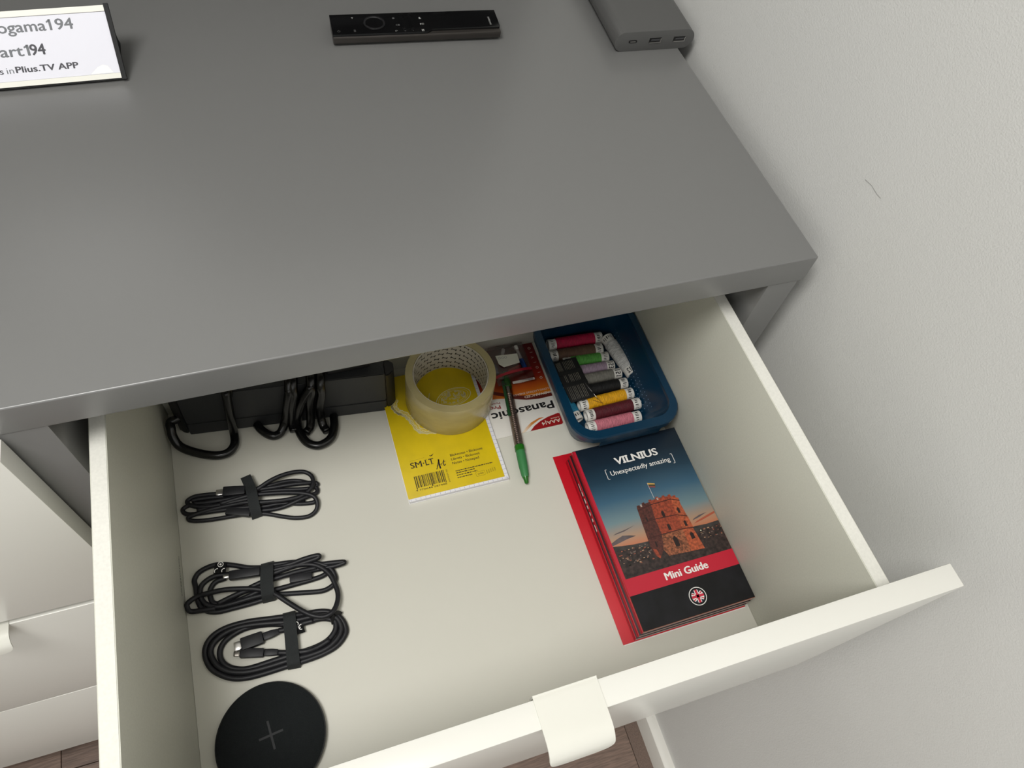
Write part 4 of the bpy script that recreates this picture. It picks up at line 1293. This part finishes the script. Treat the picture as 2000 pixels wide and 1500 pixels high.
# loose needle with thread
ln = root('sewing_needle', (-0.1270, 0.0490, DF + 0.0190), 'silver sewing needle with dark thread resting on the yellow spool', 'needle')
v, f = sweep([Vector((-0.0052, 0.0148, 0.0042)), Vector((-0.0045, 0.0120, 0.0040)), Vector((0.0015, -0.0040, 0.0018)), Vector((0.0026, -0.0072, 0.0008))], [0.00010, 0.00028, 0.00030, 0.00012], 8)
mesh('shaft', v, f, SILVER, ln, smooth=True)
tubes('thread_tail', [[Vector((0.0020, -0.0050, 0.0016)), Vector((0.0052, -0.0110, 0.0008)), Vector((0.0060, -0.0128, 0.0006)), Vector((0.0020, -0.0100, 0.0006)), Vector((-0.0030, -0.0065, 0.0004))]], 0.00018, mat('brown_thread', (60, 34, 22), 0.7), ln, sides=6)

# ------------------------------------------------------------------ red brochure and the stack of mini guides
BW, BH = 0.1180, 0.1885
GRED = mat('guide_red', (178, 18, 36), 0.36)
bro = root('brochure', (-0.1895, -0.2028, DF), 'thin red brochure at the bottom of the guidebook stack', 'brochure')
box('cover', 0.0, 0.1300, 0.0, 0.1990, 0.0002, 0.0010, mat('brochure_red', (196, 14, 34), 0.38), bro, 0.0002)
box('inner_sheet', 0.0012, 0.1300, -0.0008, 0.1968, 0.0000, 0.0002, PAPER, bro)
oval = [(0.0185 + 0.0062 * math.cos(t), 0.0735 + 0.0130 * math.sin(t)) for t in [2 * math.pi * i / 30 for i in range(30)]]
flat('oval_print', [(mat('navy_purple_ink', (58, 26, 92), 0.4), oval, None, 0)], bro, 0.00104)

PAGES = mat('guide_pages', (206, 203, 198), 0.7, bump=0.5, scale=900, stretch=(0.05, 0.05, 6))


def guide(label, x, y, z0, z1, top_cover=None, cat='book', dx=0.0):
    g = root('guidebook', (x, y, DF + z0), label, cat, rz=dx, group='guidebooks in the drawer')
    t = z1 - z0
    box('page_block', 0.0012, BW - 0.0002, 0.0001, BH - 0.0004, 0.0006, t - 0.0006, PAGES, g)
    box('back_cover', 0.0006, BW, 0.0, BH, 0.0, 0.0006, GRED, g)
    sp_ = box('spine', 0.0, 0.0012, 0.0, BH, 0.0, t, GRED, g, 0.0004)
    cv = box('front_cover', 0.0006, BW, 0.0, BH, t - 0.0006, t, top_cover or mat('guide_cover_dark', (30, 30, 34), 0.35), g, 0.0001)
    random.seed(int(z0 * 1e5))
    pcs = []
    yy = 0.105
    while yy < 0.150 and 0.005 < z0 < 0.012:
        l = random.uniform(0.002, 0.009)
        pcs.append((PRINT_W, rect(yy, t * 0.30, yy + l, t * random.uniform(0.5, 0.75)), None, 0))
        yy += l + random.uniform(0.0006, 0.004)
    if pcs:
        flat('spine_print', pcs, sp_, 0, place=lambda a, b, l: (-0.0001, a, b))
    return g, cv, t


guide('red-spined guidebook just above the red brochure, lowest of three', -0.1785, -0.2020, 0.0012, 0.0080)
guide('red-spined guidebook in the middle of the guidebook stack', -0.1770, -0.2013, 0.0081, 0.0149)
SKYM = gradient_mat('cover_sky', 1, [(0.055, (190, 92, 52)), (0.078, (196, 108, 70)), (0.090, (172, 138, 112)), (0.106, (112, 136, 142)), (0.128, (62, 98, 122)), (0.150, (36, 62, 80)), (0.170, (24, 40, 54)), (0.189, (22, 32, 44))], 0.3, 0.004, 30)
g, cv, t = guide('topmost guidebook with brick tower and blue sky on its cover', -0.1748, -0.2005, 0.0150, 0.0220, SKYM)
mmv = lambda L_: [(a / 1000, b / 1000) for a, b in L_]
LAND = mat('cover_land', (44, 34, 32), 0.35, vary=0.45, scale=260)
HILL = mat('cover_hill', (54, 50, 48), 0.35, vary=0.2, scale=120)
CLOUD = mat('cover_cloud', (92, 82, 84), 0.35, vary=0.1, scale=100)
CLOUD2 = mat('cover_cloud_red', (168, 84, 60), 0.35)
BRK = mat('cover_brick', (142, 62, 40), 0.35, vary=0.20, scale=420)
BRK2 = mat('cover_brick_lit', (164, 80, 50), 0.35, vary=0.18, scale=420)
BRKD = mat('cover_brick_dark', (78, 40, 34), 0.35, vary=0.22, scale=420)
BRKL = mat('cover_brick_base', (128, 76, 52), 0.35, vary=0.32, scale=500)
LEDGE = mat('cover_ledge', (64, 28, 24), 0.35)
WIN = mat('cover_window', (34, 20, 20), 0.35)
BAND = mat('cover_band_red', (190, 26, 50), 0.34)
NIGHT = mat('cover_night', (20, 20, 23), 0.45, vary=0.25, scale=60, spec=0.3)
pcs = [(BAND, rect(0.0008, 0.034, 0.0034, 0.188), None, 0)]
pcs += [(CLOUD2, mmv([(92, 83), (102, 84.5), (117.8, 88), (117.8, 90), (106, 87.5), (96, 85)]), None, 0),
        (CLOUD, mmv([(92, 86.5), (100, 88.0), (110, 91), (101, 90.2), (94, 88.2)]), None, 0),
        (CLOUD, mmv([(3.4, 86), (10, 88.5), (17, 90.5), (24, 89), (30, 87), (20, 86), (12, 84.5), (3.4, 83)]), None, 0),
        (CLOUD, mmv([(8, 93), (20, 94), (33, 97.5), (22, 95.6), (12, 94.4)]), None, 0),
        (HILL, mmv([(3.4, 50), (117.8, 50), (117.8, 80.0), (104, 79.6), (92, 80.4), (60, 78), (38, 78.6), (24, 79.4), (12, 81), (3.4, 82.5)]), None, 1),
        (LAND, mmv([(3.4, 48), (117.8, 48), (117.8, 77), (106, 75.5), (95, 76.5), (80, 70), (60, 68), (40, 73), (28, 75.5), (14, 76.5), (3.4, 78)]), None, 2)]
random.seed(21)
TOWN = [mat('cover_town_a', (150, 84, 64), 0.35), mat('cover_town_b', (120, 104, 96), 0.35), mat('cover_town_c', (176, 140, 110), 0.35), mat('cover_bush', (30, 34, 30), 0.35)]
for i in range(110):
    left = random.random() < 0.7
    x = random.uniform(0.004, 0.038) if left else random.uniform(0.094, 0.117)
    y = random.uniform(0.060, 0.0765) if left else random.uniform(0.066, 0.0755)
    w_, h_ = random.uniform(0.0006, 0.0022), random.uniform(0.0004, 0.0012)
    pcs.append((TOWN[i % 4], rect(x, y, x + w_, y + h_), None, 3))
pcs.append((mat('cover_lamp', (226, 226, 200), 0.35), disc(0.0955, 0.0748, 0.0007, 10), None, 4))
# tower
pcs += [(BRKD, mmv([(42.0, 113.8), (40.8, 97.0), (39.9, 81.0), (39.0, 70.9), (40.6, 63.7), (44.5, 59.3), (50.7, 66.6), (52.5, 70.6), (55.4, 81.3), (55.5, 97.7), (57.7, 116.2), (50, 115.4)]), None, 4),
        (BRK, mmv([(57.7, 116.6), (55.5, 97.7), (78.6, 96.4), (79.9, 116.7), (72, 117.6), (65.6, 117.8)]), None, 4),
        (BRK, mmv([(55.5, 97.7), (55.4, 81.3), (78.2, 81.0), (78.6, 96.4)]), None, 4),
        (BRKL, mmv([(55.4, 81.3), (52.5, 70.6), (50.7, 66.6), (53.9, 59.5), (75.8, 57.9), (77.1, 58.2), (78.2, 81.0)]), None, 4),
        (BRK2, mmv([(79.9, 116.7), (78.6, 96.4), (88.5, 92.4), (87.3, 106.0), (87.9, 112.5)]), None, 4),
        (BRK2, mmv([(78.6, 96.4), (78.2, 81.0), (89.5, 79.8), (89.0, 91.0), (88.5, 92.4)]), None, 4),
        (BRK2, mmv([(78.2, 81.0), (77.1, 58.0), (91.6, 57.0), (88.9, 79.2)]), None, 4),
        (BRK, mmv([(40.8, 70), (44.0, 69), (45.5, 61), (44.5, 59.3), (42, 62)]), None, 5)]
for L_ in ([(40.8, 97.0), (55.5, 97.7), (78.0, 96.4), (88.6, 92.2)], [(39.9, 81.0), (55.4, 81.3), (78.2, 81.0), (89.6, 79.8)], [(41.8, 110.4), (57.2, 113.0), (79.7, 113.2), (87.8, 109.6)]):
    pcs.append((LEDGE, *line2d(mmv(L_), 0.0009), 6))
for x, y in ((44, 114.0), (50, 115.6), (58, 116.8), (66, 117.8), (73, 117.4), (79.5, 116.8), (84, 114.6)):
    pcs.append((BRKD if x < 58 else BRK, mmv([(x - 1.6, y - 1.0), (x + 1.6, y - 0.6), (x + 1.5, y + 1.6), (x - 1.5, y + 1.4)]), None, 5))
for x, y in ((47, 113.2), (66.2, 115.6)):
    pcs.append((mat('cover_stone', (176, 160, 148), 0.35), mmv([(x - 0.8, y), (x + 0.9, y), (x + 0.9, y + 2.6), (x - 0.8, y + 2.6)]), None, 7))
for x, y, hw_, hh in ((65.4, 101.0, 1.5, 3.4), (82.4, 100.6, 1.3, 3.2), (65.7, 86.7, 1.5, 3.4), (83.5, 86.0, 1.3, 3.2), (66.5, 71.4, 2.3, 5.6), (84.8, 72.5, 1.9, 3.6), (47, 100, 0.8, 2.6), (46, 74, 0.8, 3.0)):
    pcs.append((WIN, mmv([(x - hw_, y - hh), (x + hw_, y - hh), (x + hw_, y + hh * 0.5), (x, y + hh), (x - hw_, y + hh * 0.5)]), None, 7))
# flag
pcs += [(mat('cover_pole', (196, 196, 196), 0.35), *line2d(mmv([(62.9, 135.8), (63.3, 118.5)]), 0.0005), 5),
        (mat('flag_yellow', (206, 164, 84), 0.35), mmv([(63.0, 135.8), (66, 134.8), (70.3, 133.4), (70.2, 132.3), (66, 133.4), (63.0, 134.0)]), None, 6),
        (mat('flag_green', (72, 62, 42), 0.35), mmv([(63.0, 134.0), (66, 133.4), (70.2, 132.3), (69.9, 130.6), (66, 131.6), (63.1, 132.2)]), None, 6),
        (mat('flag_red', (130, 70, 70), 0.35), mmv([(63.1, 132.2), (66, 131.6), (69.9, 130.6), (69.0, 128.9), (66, 130.0), (63.1, 130.6)]), None, 6)]
# red band and night strip
pcs += [(BAND, rect(0.0008, 0.0334, BW - 0.0002, 0.0495), None, 8),
        (NIGHT, rect(0.0008, 0.0002, BW - 0.0002, 0.0334), None, 8)]
# lettering with slab serifs
CI = mat('cover_white_ink', (236, 234, 230), 0.4)
pcs.append((CI, *text2d('VILNIUS', 0.0394, 0.1628, 0.0480, 0.0078, 0.008, fat=0.020), 9))
V_, F_ = text_geo('VILNIUS', 0.008)
a_ = min(v[0] for v in V_)
b_ = max(v[0] for v in V_)
sx_ = 0.0480 / (b_ - a_)
adv = {}
pre = ''
for ch in 'VILNIUS':
    Vp, _ = text_geo(pre + ch, 0.008)
    Vc, _ = text_geo(ch, 0.008)
    xr_ = (max(v[0] for v in Vp) - a_) * sx_ + 0.0394
    wc = (max(v[0] for v in Vc) - min(v[0] for v in Vc)) * sx_
    xl_ = xr_ - wc
    if ch == 'I':
        for yb in (0.1628, 0.1693):
            pcs.append((CI, rect(xl_ - 0.0011, yb, xr_ + 0.0011, yb + 0.0013), None, 10))
    if ch == 'L':
        pcs.append((CI, rect(xl_ - 0.0007, 0.1693, xl_ + 0.0024, 0.1706), None, 10))
    if ch == 'N':
        pcs.append((CI, rect(xl_ - 0.0007, 0.1628, xl_ + 0.0022, 0.1640), None, 10))
        pcs.append((CI, rect(xr_ - 0.0022, 0.1693, xr_ + 0.0007, 0.1706), None, 10))
    if ch == 'U':
        pcs.append((CI, rect(xl_ - 0.0005, 0.1693, xl_ + 0.0022, 0.1706), None, 10))
    pre += ch
pcs += [(CI, *text2d('Unexpectedly amazing', 0.0300, 0.1524, 0.0672, 0.0050, fat=0.010), 9),
        (CI, *text2d('Mini Guide', 0.0412, 0.0383, 0.0452, 0.0068, fat=0.034), 9)]
for x, d in ((0.0252, 1), (0.1017, -1)):
    pcs.append((CI, rect(min(x, x + d * 0.0006), 0.1492, max(x, x + d * 0.0006), 0.1604), None, 9))
    for y in (0.1492, 0.1599):
        pcs.append((CI, rect(min(x, x + d * 0.0022), y, max(x, x + d * 0.0022), y + 0.0005), None, 9))
# round union flag emblem
cx_, cy_, rf = 0.0640, 0.0161, 0.0062
pcs.append((CI, *ring2d(cx_, cy_, 0.0080, 0.0087, 40), 9))
NAVY = mat('emblem_navy', (34, 34, 60), 0.4)
ERED = mat('emblem_red', (196, 36, 62), 0.4)
pcs.append((NAVY, disc(cx_, cy_, rf, 40), None, 9))


def strip(ang_, w0, layer, m):
    n = 8
    lo, hi = [], []
    for s in (-1, 1):
        q = []
        base = math.asin(min(1, w0 / rf))
        for i in range(n + 1):
            a2 = (0 if s > 0 else math.pi) - base + 2 * base * i / n
            q.append((rf * math.cos(a2), rf * math.sin(a2)))
        lo += q
    pcs.append((m, [(cx_ + x * math.cos(ang_) - y * math.sin(ang_), cy_ + x * math.sin(ang_) + y * math.cos(ang_)) for x, y in lo], None, layer))


for a2 in (R(33), R(-33)):
    strip(a2, 0.0013, 10, CI)
for a2 in (R(33), R(-33)):
    strip(a2, 0.0005, 11, ERED)
for a2 in (0, R(90)):
    strip(a2, 0.0019, 12, CI)
for a2 in (0, R(90)):
    strip(a2, 0.0012, 13, ERED)
flat('cover_print', pcs, cv, t + 0.00005)
